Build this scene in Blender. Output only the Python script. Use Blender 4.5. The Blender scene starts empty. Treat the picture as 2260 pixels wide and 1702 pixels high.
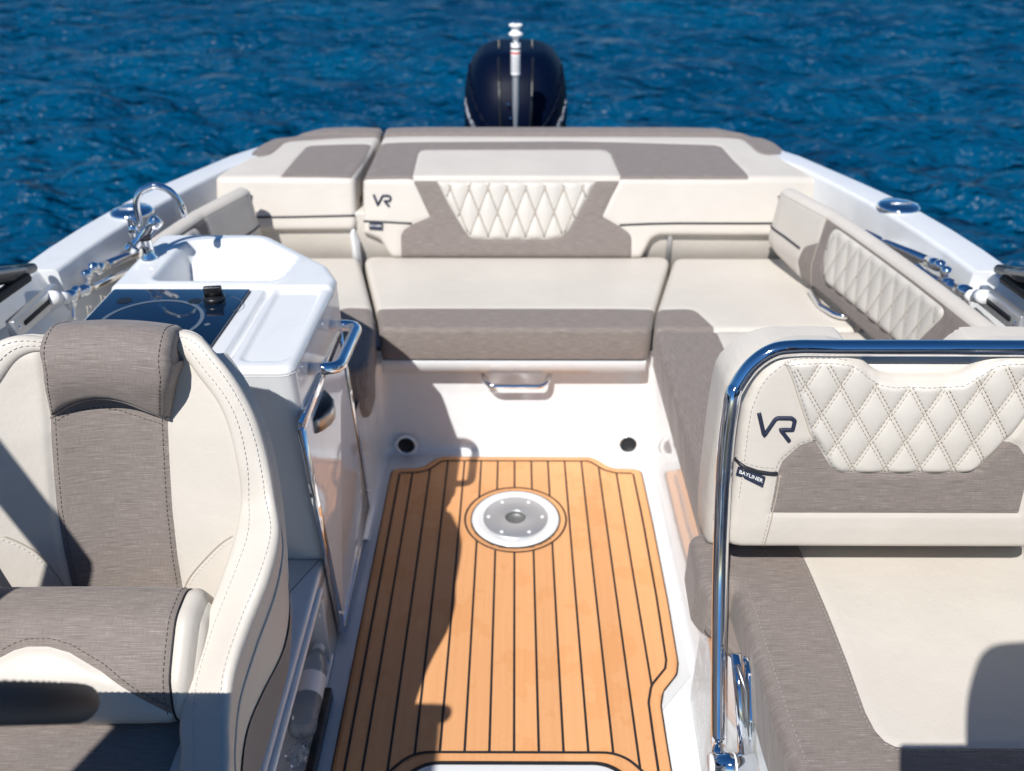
import bpy, bmesh, math, random
import numpy as np
from mathutils import Vector, Matrix
R = math.radians
random.seed(4); rng = np.random.RandomState(7)

# ------------------------------------------------------------------ camera, sky, sun, exposure
scene = bpy.context.scene
PITCH, YAW, FPX, EYE = R(30.55), R(0.2), 1950.0, 1.6
cam_d = bpy.data.cameras.new('camera'); cam = bpy.data.objects.new('camera', cam_d)
scene.collection.objects.link(cam); scene.camera = cam
cam.location = (0, 0, EYE); cam.rotation_euler = (R(90) - PITCH, 0, YAW)
cam_d.sensor_width = 36; cam_d.lens = FPX / 2260 * 36; cam_d.clip_end = 6000; cam_d.clip_start = .02
cam_d.dof.use_dof = True; cam_d.dof.focus_distance = 1.42; cam_d.dof.aperture_fstop = 3.6

SUN = Vector((0.39, 1.0, -1.25)).normalized()          # the way the light travels
world = bpy.data.worlds.new('World'); scene.world = world; world.use_nodes = True
wn = world.node_tree; bg = wn.nodes['Background']
sky = wn.nodes.new('ShaderNodeTexSky'); sky.sky_type = 'NISHITA'; sky.sun_disc = False
sky.sun_elevation = math.asin(-SUN.z); sky.sun_rotation = math.atan2(-SUN.x, -SUN.y)
sky.altitude = 2500; sky.air_density = 1.0; sky.dust_density = 0; sky.ozone_density = 3.0
hs_ = wn.nodes.new('ShaderNodeHueSaturation'); hs_.inputs['Saturation'].default_value = 1.25
wn.links.new(sky.outputs[0], hs_.inputs['Color']); wn.links.new(hs_.outputs[0], bg.inputs[0]); bg.inputs[1].default_value = .082
sd = bpy.data.lights.new('sun', 'SUN'); sun = bpy.data.objects.new('sun', sd); scene.collection.objects.link(sun)
sd.energy = 4.6; sd.angle = R(.53); sd.color = (1, .97, .93)
sun.rotation_euler = SUN.to_track_quat('-Z', 'Y').to_euler()
scene.view_settings.view_transform = 'Standard'; scene.view_settings.look = 'None'
scene.view_settings.exposure = .27; scene.view_settings.gamma = 1

# ------------------------------------------------------------------ photo measuring helpers
def ray(u, v):
    xc, yc = (u - 1130) / FPX, (v - 851) / FPX
    d = (xc, math.cos(PITCH) - yc * math.sin(PITCH), -(math.sin(PITCH) + yc * math.cos(PITCH)))
    return np.array((d[0]*math.cos(YAW) - d[1]*math.sin(YAW), d[0]*math.sin(YAW) + d[1]*math.cos(YAW), d[2]))
def on(axis, val, u, v):
    d = ray(u, v); o = np.array((0, 0, EYE)); return o + d * ((val - o[axis]) / d[axis])
PX = lambda x, u, v: on(0, x, u, v)
PY = lambda y, u, v: on(1, y, u, v)
PZ = lambda z, u, v: on(2, z, u, v)
D = lambda x, y: (x * 1.0217, y * 1.0217)
def K(ox, oy, s): return lambda x, y: (ox + x * s, oy + y * s)
kA, kB, kC, kD = K(0, 350, .36166), K(450, 230, .36166), K(1150, 230, .36166), K(1500, 350, .34358)
kE, kF, k4, k5 = K(0, 650, .31646), K(0, 1150, .36166), K(1460, 700, .36166), K(1400, 1150, .38879)
def maps(k, *pts): return [k(*p) for p in pts]

# ------------------------------------------------------------------ materials
def mat(name, col, rough=.5, metal=0, coat=0, spec=.5, **kw):
    m = bpy.data.materials.new(name); m.use_nodes = True
    b = m.node_tree.nodes['Principled BSDF']
    b.inputs['Base Color'].default_value = (*col, 1); b.inputs['Roughness'].default_value = rough
    b.inputs['Metallic'].default_value = metal; b.inputs['Coat Weight'].default_value = coat
    b.inputs['Coat Roughness'].default_value = .04; b.inputs['Specular IOR Level'].default_value = spec
    return m
class NT:
    def __init__(s, m): s.t = m.node_tree; s.b = s.t.nodes['Principled BSDF']
    def n(s, typ, **kw):
        x = s.t.nodes.new('ShaderNode' + typ)
        for k, v in kw.items():
            if k in x.inputs.keys(): x.inputs[k].default_value = v
            else: setattr(x, k, v)
        return x
    def l(s, a, b): s.t.links.new(a, b)
    def noise(s, vec, scale, detail=3, rough=.55, stretch=None):
        if stretch:
            mp = s.n('Mapping'); mp.inputs['Scale'].default_value = stretch; s.l(vec, mp.inputs[0]); vec = mp.outputs[0]
        x = s.n('TexNoise'); x.inputs['Scale'].default_value = scale; x.inputs['Detail'].default_value = detail
        x.inputs['Roughness'].default_value = rough; s.l(vec, x.inputs['Vector']); return x.outputs[0]
    def ramp(s, f, stops):
        r = s.n('ValToRGB'); e = r.color_ramp.elements
        while len(e) < len(stops): e.new(.5)
        for i, (p, c) in enumerate(stops): e[i].position = p; e[i].color = (*c, 1) if len(c) == 3 else c
        s.l(f, r.inputs[0]); return r.outputs[0]
    def bump(s, h, strength, dist, prev=None):
        b = s.n('Bump'); b.inputs['Strength'].default_value = strength; b.inputs['Distance'].default_value = dist
        s.l(h, b.inputs['Height'])
        if prev is not None: s.l(prev, b.inputs['Normal'])
        return b.outputs[0]
    def math(s, op, a, b):
        x = s.n('Math', operation=op)
        for i, q in enumerate((a, b)):
            if isinstance(q, (int, float)): x.inputs[i].default_value = q
            else: s.l(q, x.inputs[i])
        return x.outputs[0]

def vinyl(name, c):
    m = mat(name, c, .47, spec=.4); t = NT(m); tc = t.n('TexCoord').outputs['Object']
    big = t.noise(tc, 5, 4); g = t.ramp(big, [(.3, tuple(x * .95 for x in c)), (.7, tuple(min(1, x * 1.03) for x in c))])
    t.l(g, t.b.inputs['Base Color'])
    n1 = t.noise(tc, 7, 6, .62); n2 = t.noise(tc, 420, 3)
    t.l(t.bump(n2, .25, .0008, t.bump(n1, .30, .012)), t.b.inputs['Normal']); return m
def fabric(name, flip=False):
    m = mat(name, (.22, .19, .17), .72, spec=.25); t = NT(m); uv = t.n('TexCoord').outputs['UV']
    s1 = (26, 760, 1) if not flip else (760, 26, 1); s2 = (1050, 60, 1) if not flip else (60, 1050, 1)
    a = t.noise(uv, 1, 3, .6, s1); b = t.noise(uv, 1, 2, .5, s2); c = t.noise(uv, 6, 3)
    mx = t.math('ADD', t.math('MULTIPLY', a, .72), t.math('MULTIPLY', b, .28))
    col = t.ramp(mx, [(.26, (.085, .069, .060)), (.42, (.184, .154, .137)), (.57, (.235, .201, .181)), (.74, (.43, .385, .355))])
    t.l(col, t.b.inputs['Base Color'])
    t.b.inputs['Sheen Weight'].default_value = .15
    t.l(t.bump(mx, .5, .0012, t.bump(c, .3, .01)), t.b.inputs['Normal']); return m
def gel(name, c, rough=.1):
    m = mat(name, c, rough, coat=.35); t = NT(m); tc = t.n('TexCoord').outputs['Object']
    n = t.noise(tc, 7, 3); t.l(t.bump(n, .06, .01), t.b.inputs['Normal'])
    r = t.ramp(t.noise(tc, 30, 5), [(.35, (rough * .7,) * 3), (.7, (rough * 1.8,) * 3)]); t.l(r, t.b.inputs['Roughness'])
    d = t.ramp(t.noise(tc, 11, 6, .7), [(.30, tuple(x * .955 for x in c)), (.5, c)]); t.l(d, t.b.inputs['Base Color']); return m
M = {}
M['cream'] = vinyl('cream_vinyl', (.58, .538, .478)); M['cream2'] = vinyl('cream_vinyl_quilted', (.58, .545, .49))
M['brown'] = fabric('brown_weave'); M['brownv'] = fabric('brown_weave_turned', True)
M['white'] = gel('white_gelcoat', (.70, .712, .715), .10); M['liner'] = gel('cockpit_gelcoat', (.77, .785, .79), .07)
M['chrome'] = mat('polished_stainless', (.83, .84, .86), .05, 1); M['steel'] = mat('satin_steel', (.58, .59, .60), .42, .75)
M['dull'] = mat('dull_steel', (.20, .205, .20), .5, .5); M['black'] = mat('black_plastic', (.012, .013, .016), .3); M['rubber'] = mat('black_rubber', (.012, .012, .014), .65)
M['hole'] = mat('dark_recess', (.004, .005, .008), .6); M['threadd'] = mat('dark_thread', (.085, .072, .066), .7); M['thread'] = mat('grey_thread', (.33, .31, .30), .7)
M['threadf'] = mat('tan_thread', (.38, .345, .295), .7); M['threadl'] = mat('pale_thread', (.60, .58, .55), .7); M['threadc'] = mat('beige_thread', (.40, .35, .29), .7); M['nylon'] = mat('white_nylon', (.83, .83, .82), .35)
M['navy'] = mat('dark_navy_paint', (.0003, .003, .015), .5, spec=.10); M['embroid'] = mat('navy_embroidery', (.012, .018, .045), .6)
M['glass'] = mat('black_hob_glass', (.004, .012, .03), .04, coat=1); M['mark'] = mat('hob_print', (.10, .13, .17), .3)
M['piping'] = mat('dark_piping', (.015, .017, .024), .45); M['red'] = mat('red_band', (.62, .08, .05), .5)
M['letter'] = mat('pale_lettering', (.55, .58, .66), .5); M['leather'] = mat('black_leather', (.008, .012, .02), .62, spec=.3)
M['skin'] = mat('skin', (.55, .33, .24), .5); M['cloth'] = mat('dark_cloth', (.05, .06, .09), .8)
M['tint'] = mat('dark_screen_trim', (.02, .022, .028), .2); M['alu'] = mat('grey_aluminium', (.4, .41, .42), .35, 1)
M['stripe'] = mat('grey_gasket', (.16, .17, .18), .6)
m = M['teak'] = mat('teak_foam', (.6, .3, .12), .55, spec=.35); t = NT(m); tc = t.n('TexCoord').outputs['Object']
g1 = t.noise(tc, 1, 4, .6, (90, 3, 1)); st = t.noise(tc, 6.5, 4, .6); fine = t.noise(tc, 700, 2)
base = t.ramp(g1, [(.3, (.690, .342, .150)), (.7, (.735, .374, .168))])
wet = t.ramp(st, [(.54, (1, 1, 1)), (.565, (.93, .84, .70))]); sp = t.ramp(fine, [(.3, (.88, .88, .88)), (.7, (1.06, 1.06, 1.06))])
x1 = t.n('MixRGB', blend_type='MULTIPLY'); x1.inputs[0].default_value = .42; t.l(base, x1.inputs[1]); t.l(wet, x1.inputs[2])
x2 = t.n('MixRGB', blend_type='MULTIPLY'); x2.inputs[0].default_value = .6; t.l(x1.outputs[0], x2.inputs[1]); t.l(sp, x2.inputs[2])
sep = t.n('SeparateXYZ'); t.l(tc, sep.inputs[0]); pk = t.math('FLOOR', t.math('DIVIDE', sep.outputs[0], .0518), 0)
wn1 = t.n('TexWhiteNoise', noise_dimensions='1D'); t.l(pk, wn1.inputs['W'])
pv = t.ramp(wn1.outputs[0], [(0, (.93, .925, .92)), (1, (1.05, 1.05, 1.05))]); x3 = t.n('MixRGB', blend_type='MULTIPLY'); x3.inputs[0].default_value = 1
t.l(x2.outputs[0], x3.inputs[1]); t.l(pv, x3.inputs[2])
du = t.ramp(t.noise(tc, 230, 2, .5), [(.74, (0, 0, 0)), (.80, (.55, .55, .55))]); x4 = t.n('MixRGB'); t.l(du, x4.inputs[0]); t.l(x3.outputs[0], x4.inputs[1]); x4.inputs[2].default_value = (.82, .74, .64, 1)
t.l(x4.outputs[0], t.b.inputs['Base Color']); t.l(t.bump(fine, .3, .0008, t.bump(t.noise(tc, 14, 3), .12, .004)), t.b.inputs['Normal'])
m = M['water'] = mat('sea_water', (0, .055, .14), .24, spec=.18); m.node_tree.nodes['Principled BSDF'].inputs['IOR'].default_value = 1.33
t = NT(m); tc = t.n('TexCoord').outputs['Object']
w1 = t.noise(tc, 3.2, 3, .5, (.55, 1.0, 1)); w2 = t.noise(tc, 9, 3, .5, (.6, 1, 1))
t.l(t.bump(w2, 1.0, .09, t.bump(w1, 1.0, .42)), t.b.inputs['Normal'])
cc = t.ramp(t.noise(tc, .35, 3), [(.3, (0, .038, .096)), (.7, (0, .066, .146))]); t.l(cc, t.b.inputs['Base Color'])
m = M['clear'] = mat('clear_plastic', (.9, .93, .95), .08); b_ = m.node_tree.nodes['Principled BSDF']
b_.inputs['Transmission Weight'].default_value = .9; b_.inputs['IOR'].default_value = 1.33

# ------------------------------------------------------------------ object helpers
C = scene.collection
def tag(o, label=None, cat=None, group=None, kind=None):
    if label: o['label'] = label
    if cat: o['category'] = cat
    if group: o['group'] = group
    if kind: o['kind'] = kind
    return o
def thing(name, label, cat, loc=(0, 0, 0), group=None):
    o = bpy.data.objects.new(name, None); C.objects.link(o); o.location = loc; o.empty_display_size = .05
    return tag(o, label, cat, group)
def link(name, verts, faces, m, parent=None, uv=None, smooth=True, sharp=None):
    me = bpy.data.meshes.new(name); me.from_pydata([tuple(map(float, v)) for v in verts], [], [tuple(int(i) for i in f) for f in faces])
    if uv is not None:
        la = me.uv_layers.new(name='UVMap'); idx = np.zeros(len(me.loops), int); me.loops.foreach_get('vertex_index', idx)
        la.data.foreach_set('uv', np.asarray(uv, float)[idx].ravel())
    if smooth: me.polygons.foreach_set('use_smooth', [True] * len(me.polygons))
    me.update(); me.materials.append(m)
    if sharp and smooth: me.set_sharp_from_angle(angle=R(sharp))
    o = bpy.data.objects.new(name, me); C.objects.link(o)
    if parent is not None:
        o.parent = parent; w = Vector((0, 0, 0)); p = parent
        while p is not None: w += p.location; p = p.parent
        me.transform(Matrix.Translation(-w))
    return o
def join(*parts):
    V, Fc, n = [], [], 0
    for v, f in parts:
        V += [tuple(p) for p in v]; Fc += [tuple(i + n for i in q) for q in f]; n += len(v)
    return V, Fc

def catmull(pts, n=8, closed=False):
    P = [np.array(p, float) for p in pts]; out = []; N = len(P)
    for i in range(N if closed else N - 1):
        p0 = P[(i - 1) % N] if closed or i > 0 else 2 * P[0] - P[1]
        p1, p2 = P[i], P[(i + 1) % N]
        p3 = P[(i + 2) % N] if closed or i + 2 < N else 2 * P[-1] - P[-2]
        for k in range(n):
            t = k / n
            out.append(.5 * (2*p1 + (p2-p0)*t + (2*p0-5*p1+4*p2-p3)*t*t + (3*p1-p0-3*p2+p3)*t**3))
    if not closed: out.append(P[-1])
    return out
def fillet(pts, r, closed=False, n=5):
    P = [np.array(p, float) for p in pts]; N = len(P); out = []
    rr = r if isinstance(r, (list, tuple)) else [r] * N
    for i in range(N):
        if (not closed and i in (0, N - 1)) or rr[i] <= 0: out.append(P[i]); continue
        a, b, c = P[i - 1], P[i], P[(i + 1) % N]
        u, w = a - b, c - b; lu, lw = np.linalg.norm(u), np.linalg.norm(w)
        if lu < 1e-9 or lw < 1e-9: continue
        u /= lu; w /= lw; ang = math.acos(max(-1, min(1, float(u @ w))))
        if ang > 3.1: out.append(b); continue
        tl = min(rr[i] / math.tan(ang / 2), .48 * lu, .48 * lw)
        p, q = b + u * tl, b + w * tl
        for k in range(n + 1):
            t = k / n; out.append((1-t)**2 * p + 2*t*(1-t) * b + t*t * q)
    return out
def tube(pts, rad, n=10, closed=False, caps=True):
    P = [np.array(p, float) for p in pts]; N = len(P)
    rads = rad if hasattr(rad, '__len__') else [rad] * N
    V, Fc = [], []; prev = None
    for i in range(N):
        a = P[i - 1] if (closed or i > 0) else P[i]; b = P[(i + 1) % N] if (closed or i < N - 1) else P[i]
        tv = b - a; tv = tv / (np.linalg.norm(tv) + 1e-12)
        if prev is None:
            up = np.array((0, 0, 1.)) if abs(tv[2]) < .9 else np.array((1., 0, 0)); s = np.cross(tv, up)
        else: s = prev - tv * (prev @ tv)
        s /= np.linalg.norm(s) + 1e-12; prev = s; w = np.cross(tv, s)
        for k in range(n):
            a_ = 2 * math.pi * k / n; V.append(P[i] + rads[i] * (math.cos(a_) * s + math.sin(a_) * w))
    for i in range(N if closed else N - 1):
        j = (i + 1) % N
        for k in range(n): Fc.append((i*n+k, i*n+(k+1) % n, j*n+(k+1) % n, j*n+k))
    if caps and not closed: Fc += [tuple(range(n))[::-1], tuple((N-1)*n + k for k in range(n))]
    return V, Fc
def lathe(prof, c, axis=(0, 0, 1), n=32):
    ax = np.array(axis, float); ax /= np.linalg.norm(ax)
    u = np.cross(ax, (0, 1., 0) if abs(ax[1]) < .9 else (1., 0, 0)); u /= np.linalg.norm(u); w = np.cross(ax, u)
    V, Fc = [], []
    for r, h in prof:
        for k in range(n):
            a = 2*math.pi*k/n; V.append(np.array(c) + ax*h + max(r, 1e-5)*(math.cos(a)*u + math.sin(a)*w))
    for i in range(len(prof) - 1):
        for k in range(n): Fc.append((i*n+k, i*n+(k+1) % n, (i+1)*n+(k+1) % n, (i+1)*n+k))
    return V, Fc
def prism(poly, z0, z1, f=None, bev=0):
    """outline in the plane, raised from z0 to z1 with a small rounded top edge; f maps (x, y, z) to the world"""
    f = f or (lambda p: p); N = len(poly); P = np.array(poly, float)
    cen = P.mean(0); V, Fc = [], []
    e = np.roll(P, -1, 0) - np.roll(P, 1, 0); nr = np.stack([e[:, 1], -e[:, 0]], 1); nr /= np.linalg.norm(nr, axis=1)[:, None] + 1e-12
    area = .5 * np.sum(P[:, 0]*np.roll(P[:, 1], -1) - np.roll(P[:, 0], -1)*P[:, 1])
    if area < 0: nr = -nr
    rings = [(0, z0)] + ([(0, z1 - bev * (1 if z1 > z0 else -1))] if bev else [])
    if bev: rings += [(bev*(1-math.cos(a)), z1 - bev*(1 if z1 > z0 else -1)*(1-math.sin(a))) for a in (math.pi/6, math.pi/3, math.pi/2)]
    else: rings += [(0, z1)]
    for ins, z in rings:
        for p, q in zip(P, nr): V.append(f(np.array((*(p - q*ins), z))))
    for i in range(len(rings) - 1):
        for k in range(N): Fc.append((i*N+k, i*N+(k+1) % N, (i+1)*N+(k+1) % N, (i+1)*N+k))
    Fc += [tuple(range(N))[::-1], tuple((len(rings)-1)*N + k for k in range(N))]
    return V, Fc
def box(x0, x1, y0, y1, z0, z1, bev=.004, rr=None):
    poly = fillet([(x0, y0), (x1, y0), (x1, y1), (x0, y1)], rr or max(bev, .002), True, 4)
    return prism(poly, z0, z1, None, bev)
def loft(P, closed=False, cap=False):
    """P[station][k] points"""
    ns, nc = len(P), len(P[0]); V = [p for s in P for p in s]; Fc = []
    for i in range(ns - 1):
        for k in range(nc if closed else nc - 1): Fc.append((i*nc+k, i*nc+(k+1) % nc, (i+1)*nc+(k+1) % nc, (i+1)*nc+k))
    if cap: Fc += [tuple(range(nc))[::-1], tuple((ns-1)*nc + k for k in range(nc))]
    return V, Fc

# ------------------------------------------------------------------ upholstery sheets
def sdf(poly, a, s):
    """signed distance to a polygon in surface metres, positive inside"""
    P = np.array(poly, float); Q = np.roll(P, -1, 0); d = np.full(a.shape, 1e9); ins = np.zeros(a.shape, bool)
    for (x0, y0), (x1, y1) in zip(P, Q):
        ex, ey = x1 - x0, y1 - y0; L = ex*ex + ey*ey
        if L < 1e-14: continue
        t = np.clip(((a-x0)*ex + (s-y0)*ey) / L, 0, 1)
        d = np.minimum(d, np.hypot(a - x0 - t*ex, s - y0 - t*ey))
        c = ((y0 > s) != (y1 > s))
        if y1 != y0: ins ^= c & (a < (x1-x0) * (s-y0) / (y1-y0) + x0)
    return np.where(ins, d, -d)
def clip(V, faces, col, sign=1):
    V = list(V); cache = {}; out = []
    val = [v[col] * sign for v in V]
    for f in faces:
        fv = [val[i] for i in f]
        if min(fv) >= 0: out.append(f); continue
        if max(fv) < 0: continue
        g = []; n = len(f)
        for k in range(n):
            i, j = f[k], f[(k+1) % n]; a, b = val[i], val[j]
            if a >= 0: g.append(i)
            if (a >= 0) != (b >= 0):
                key = (min(i, j), max(i, j))
                if key not in cache:
                    i0, j0 = key; t = val[i0] / (val[i0] - val[j0]); nv = V[i0] * (1-t) + V[j0] * t; nv[col] = 0
                    V.append(nv); val.append(0.); cache[key] = len(V) - 1
                g.append(cache[key])
        if len(g) > 2: out.append(tuple(g))
    return V, out
def profile(pts, r=.02, n=5):
    """polyline -> arc-length evaluator"""
    P = np.array(fillet(pts, r, False, n)); L = np.concatenate([[0], np.cumsum(np.linalg.norm(np.diff(P, axis=0), axis=1))])
    ev = lambda s: np.stack([np.interp(s, L, P[:, i]) for i in range(P.shape[1])], -1)
    ev.L = L[-1]; ev.P = P; ev.s = L
    return ev
class Sheet:
    """a soft surface S(a, s) in metres; panels are cut out of it along their real seams"""
    def __init__(s, S, face, a0, a1, s0, s1, h, outline=None, roll=.015, thick=.05, crown=0, groove=.0022, gw=.006, extra=None):
        s.S, s.extra, s.roll, s.thick, s.crown, s.groove, s.gw, s.outline = S, extra, roll, thick, crown, groove, gw, outline
        s.flip = 1; aa, ss = np.array([(a0+a1)/2]), np.array([(s0+s1)/2])
        if (s.normal(aa, ss)[0] @ np.array(face)) < 0: s.flip = -1
        na, nss = max(2, int((a1-a0)/h)), max(2, int((s1-s0)/h))
        A, Sg = np.meshgrid(np.linspace(a0, a1, na+1), np.linspace(s0, s1, nss+1)); s.a, s.s = A.ravel(), Sg.ravel()
        w = na + 1; s.faces = [(j*w+i, j*w+i+1, (j+1)*w+i+1, (j+1)*w+i) for j in range(nss) for i in range(na)]
        s.lim = (a0, a1, s0, s1)
    def normal(s, a, q):
        e = 1e-4; n = np.cross(s.S(a+e, q) - s.S(a-e, q), s.S(a, q+e) - s.S(a, q-e))
        return s.flip * n / (np.linalg.norm(n, axis=-1)[:, None] + 1e-15)
    def edge(s, a, q):
        if s.outline is not None: return sdf(s.outline, a, q)
        a0, a1, s0, s1 = s.lim
        return np.minimum.reduce([a-a0, a1-a, q-s0, s1-q])
    def disp(s, a, q, regs):
        d = np.clip(s.edge(a, q), 0, None); r = s.roll; h = np.zeros_like(a)
        if r > 0:
            t = np.clip(d / r, 0, 1); h = -(r - r * np.sqrt(np.clip(1 - (1-t)**2, 0, 1)))
        if s.crown: h = h + s.crown * (1 - np.exp(-d / .06))
        for g in regs:
            f = sdf(g['poly'], a, q); vis = 1.
            for g2 in regs[regs.index(g)+1:] if isinstance(regs, list) else []: vis = vis * np.clip(1 - sdf(g2['poly'], a, q) / .004, 0, 1)
            h = h - vis * g.get('groove', s.groove) * np.exp(-(f / s.gw)**2)
            if 'puff' in g: h = h + np.where(f > 0, g['puff'](a, q) * np.clip(f / .008, 0, 1), 0)
            if 'raise' in g: h = h + g['raise'] * np.clip(f / .006, 0, 1)
        if s.extra: h = h + s.extra(a, q)
        return h
    def pos(s, a, q, lift=0, regs=()):
        a, q = np.atleast_1d(np.asarray(a, float)), np.atleast_1d(np.asarray(q, float))
        return s.S(a, q) + s.normal(a, q) * (s.disp(a, q, regs) + lift)[:, None]
    def build(s, base, parent, regs=()):
        """base = (name, material); regs = later ones lie over earlier ones"""
        cols = [s.a, s.s, s.edge(s.a, s.s) if s.outline is not None else np.ones_like(s.a)]
        cols += [sdf(g['poly'], s.a, s.s) for g in regs]
        V = list(np.stack(cols, 1)); F0 = s.faces
        if s.outline is not None: V, F0 = clip(V, F0, 2)
        cnt = {}
        for f in F0:
            for k in range(len(f)):
                i, j = f[k], f[(k+1) % len(f)]
                if (j, i) in cnt: del cnt[(j, i)]
                else: cnt[(i, j)] = 1
        V = [np.append(v, 0.) for v in V]; low = {}
        if s.thick:
            for (i, j) in list(cnt):
                for q in (i, j):
                    if q not in low:
                        nv = V[q].copy(); nv[-1] = 1; V.append(nv); low[q] = len(V) - 1
                F0 = F0 + [(j, i, low[i], low[j])]
        regs = list(regs); s.regs = regs; todo = [(base[0], base[1], -1)] + [(g['name'], g['mat'], k) for k, g in enumerate(regs)]; made = []
        for name, m, k in todo:
            v, f = V, F0
            if k >= 0: v, f = clip(v, f, 3 + k)
            for j in range(k + 1, len(regs)):
                v, f = clip(v, f, 3 + j, -1)
            if not f: made.append(None); continue
            used = sorted({i for q in f for i in q}); re = {o: n for n, o in enumerate(used)}
            W = np.array([v[i] for i in used]); a, q, lo = W[:, 0], W[:, 1], W[:, -1]
            P = s.S(a, q) + s.normal(a, q) * (s.disp(a, q, regs) - lo * s.thick)[:, None]
            ff = [tuple(re[i] for i in g) for g in f]
            if s.flip < 0: ff = [g[::-1] for g in ff]
            par = parent
            if k >= 0 and 'under' in regs[k] and made[regs[k]['under'] + 1] is not None: par = made[regs[k]['under'] + 1]
            made.append(link(name, P, ff, m, par, uv=np.stack([a, q + lo * s.thick], 1)))
        s.made = made
        return made
    def line(s, uvs, lift=.0, closed=False, step=.006):
        U = [np.array(p, float) for p in uvs]
        if closed: U.append(U[0])
        out = []
        for p, q in zip(U[:-1], U[1:]):
            n = max(1, int(np.linalg.norm(q-p) / step)); out += [p + (q-p)*k/n for k in range(n)]
        if not closed: out.append(U[-1])
        out = np.array(out); return s.pos(out[:, 0], out[:, 1], lift, s.regs)
def dashes(P, on=.0062, off=.0038, r=.0007):
    """stitching: short rounded threads along a line of points"""
    P = np.asarray(P); L = np.concatenate([[0], np.cumsum(np.linalg.norm(np.diff(P, axis=0), axis=1))]); parts = []
    at = lambda s: np.array([np.interp(s, L, P[:, i]) for i in range(3)])
    s = 0.
    while s + on < L[-1]:
        parts.append(tube([at(s), at(s + on*.5), at(s + on)], [r*.6, r, r*.6], 5)); s += on + off
    return join(*parts) if parts else ([], [])
def offs(poly, d, closed=False):
    """a polyline moved sideways by d in surface metres"""
    P = np.array(poly, float)
    if closed: e = np.roll(P, -1, 0) - np.roll(P, 1, 0)
    else: e = np.gradient(P, axis=0)
    n = np.stack([e[:, 1], -e[:, 0]], 1); n /= np.linalg.norm(n, axis=1)[:, None] + 1e-12
    return P + n * d
def resample(poly, step=.01, closed=False):
    P = [np.array(p, float) for p in poly]
    if closed: P.append(P[0])
    out = []
    for p, q in zip(P[:-1], P[1:]):
        n = max(1, int(np.linalg.norm(q-p)/step)); out += [p + (q-p)*k/n for k in range(n)]
    out.append(P[-1]); return np.array(out)
def quilt(w, k1, k2, h, a0=0, s0=0):
    def f(a, s):
        p = (a - a0 - k1*(s-s0)) / w; q = (a - a0 - k2*(s-s0)) / w
        return h * ((np.abs(np.sin(np.pi*p)) * np.abs(np.sin(np.pi*q))) ** .42)
    return f
def quilt_lines(poly, w, k1, k2, a0=0, s0=0, margin=.004, step=.004):
    P = np.array(poly); smin, smax = P[:, 1].min(), P[:, 1].max(); amin, amax = P[:, 0].min(), P[:, 0].max(); out = []
    for k in (k1, k2):
        lo = min((amin-a0-k*(smin-s0))/w, (amin-a0-k*(smax-s0))/w); hi = max((amax-a0-k*(smin-s0))/w, (amax-a0-k*(smax-s0))/w)
        for i in range(math.floor(lo), math.ceil(hi) + 1):
            s = np.arange(smin, smax, step); a = a0 + i*w + k*(s-s0); ok = sdf(poly, a, s) > margin; run = []
            for x, y, o in zip(a, s, ok):
                if o: run.append((x, y))
                elif run:
                    if len(run) > 3: out.append(run)
                    run = []
            if len(run) > 3: out.append(run)
    return out
def text_mesh(txt, size, f, depth=.0006):
    cu = bpy.data.curves.new('t', 'FONT'); cu.body = txt; cu.size = size; cu.extrude = depth; cu.align_x = 'CENTER'; cu.align_y = 'CENTER'
    o = bpy.data.objects.new('t', cu); C.objects.link(o); bpy.context.view_layer.update()
    me = bpy.data.meshes.new_from_object(o.evaluated_get(bpy.context.evaluated_depsgraph_get()))
    V = [f(np.array(v.co)) for v in me.vertices]; Fc = [tuple(p.vertices) for p in me.polygons]
    bpy.data.objects.remove(o); bpy.data.curves.remove(cu); bpy.data.meshes.remove(me); return V, Fc
def px_plane(S_inv, pts): return [S_inv(*p) for p in pts]

# ------------------------------------------------------------------ water
def make_water():
    t = np.linspace(-6.4, 6.4, 700); x = 3*np.sinh(t); v = np.linspace(0, 1, 800)
    y = -4 + 7.0*np.sinh(v*6.4) * .9
    X, Y = np.meshgrid(x, y); Z = np.zeros_like(X)
    sx = np.gradient(x)[None, :] + 0*Y; sy = np.gradient(y)[:, None] + 0*X; sp = np.maximum(sx, sy)
    for i in range(70):
        lam = .22 * (1.05 ** i) ; lam = min(lam, 1.6); ang = R(80) + rng.normal(0, .5)
        k = 2*math.pi/lam; ph = rng.uniform(0, 6.28); amp = .0088 * lam**.3
        fade = np.clip(lam / (2.2*sp) - .6, 0, 1)
        th = k*(X*math.cos(ang) + Y*math.sin(ang)) + ph + .6*np.sin(X*.7+ph) + .5*np.sin(Y*.9-ph)
        Z += amp*fade*(np.sin(th) + .25*np.sin(2*th + .6))
    V = np.stack([X.ravel(), Y.ravel(), Z.ravel() - .5], 1); w = len(x)
    i = np.arange(len(y)-1)[:, None]*w + np.arange(w-1)[None, :]
    Fc = np.stack([i, i+1, i+w+1, i+w], -1).reshape(-1, 4)
    o = link('water', V, Fc, M['water']); tag(o, 'deep blue rippled sea behind the boat', 'water', kind='structure')
make_water()

# ------------------------------------------------------------------ boat: floor, liner, gunwales, boxes under the seats
boat = thing('motorboat', 'white open motorboat cockpit with high gunwales around the cream seats', 'boat', (0, 1.9, 0))
link('cockpit_floor', *box(-1.22, 1.22, -.6, 2.42, -.06, -.008, .002), M['white'], boat)
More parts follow.
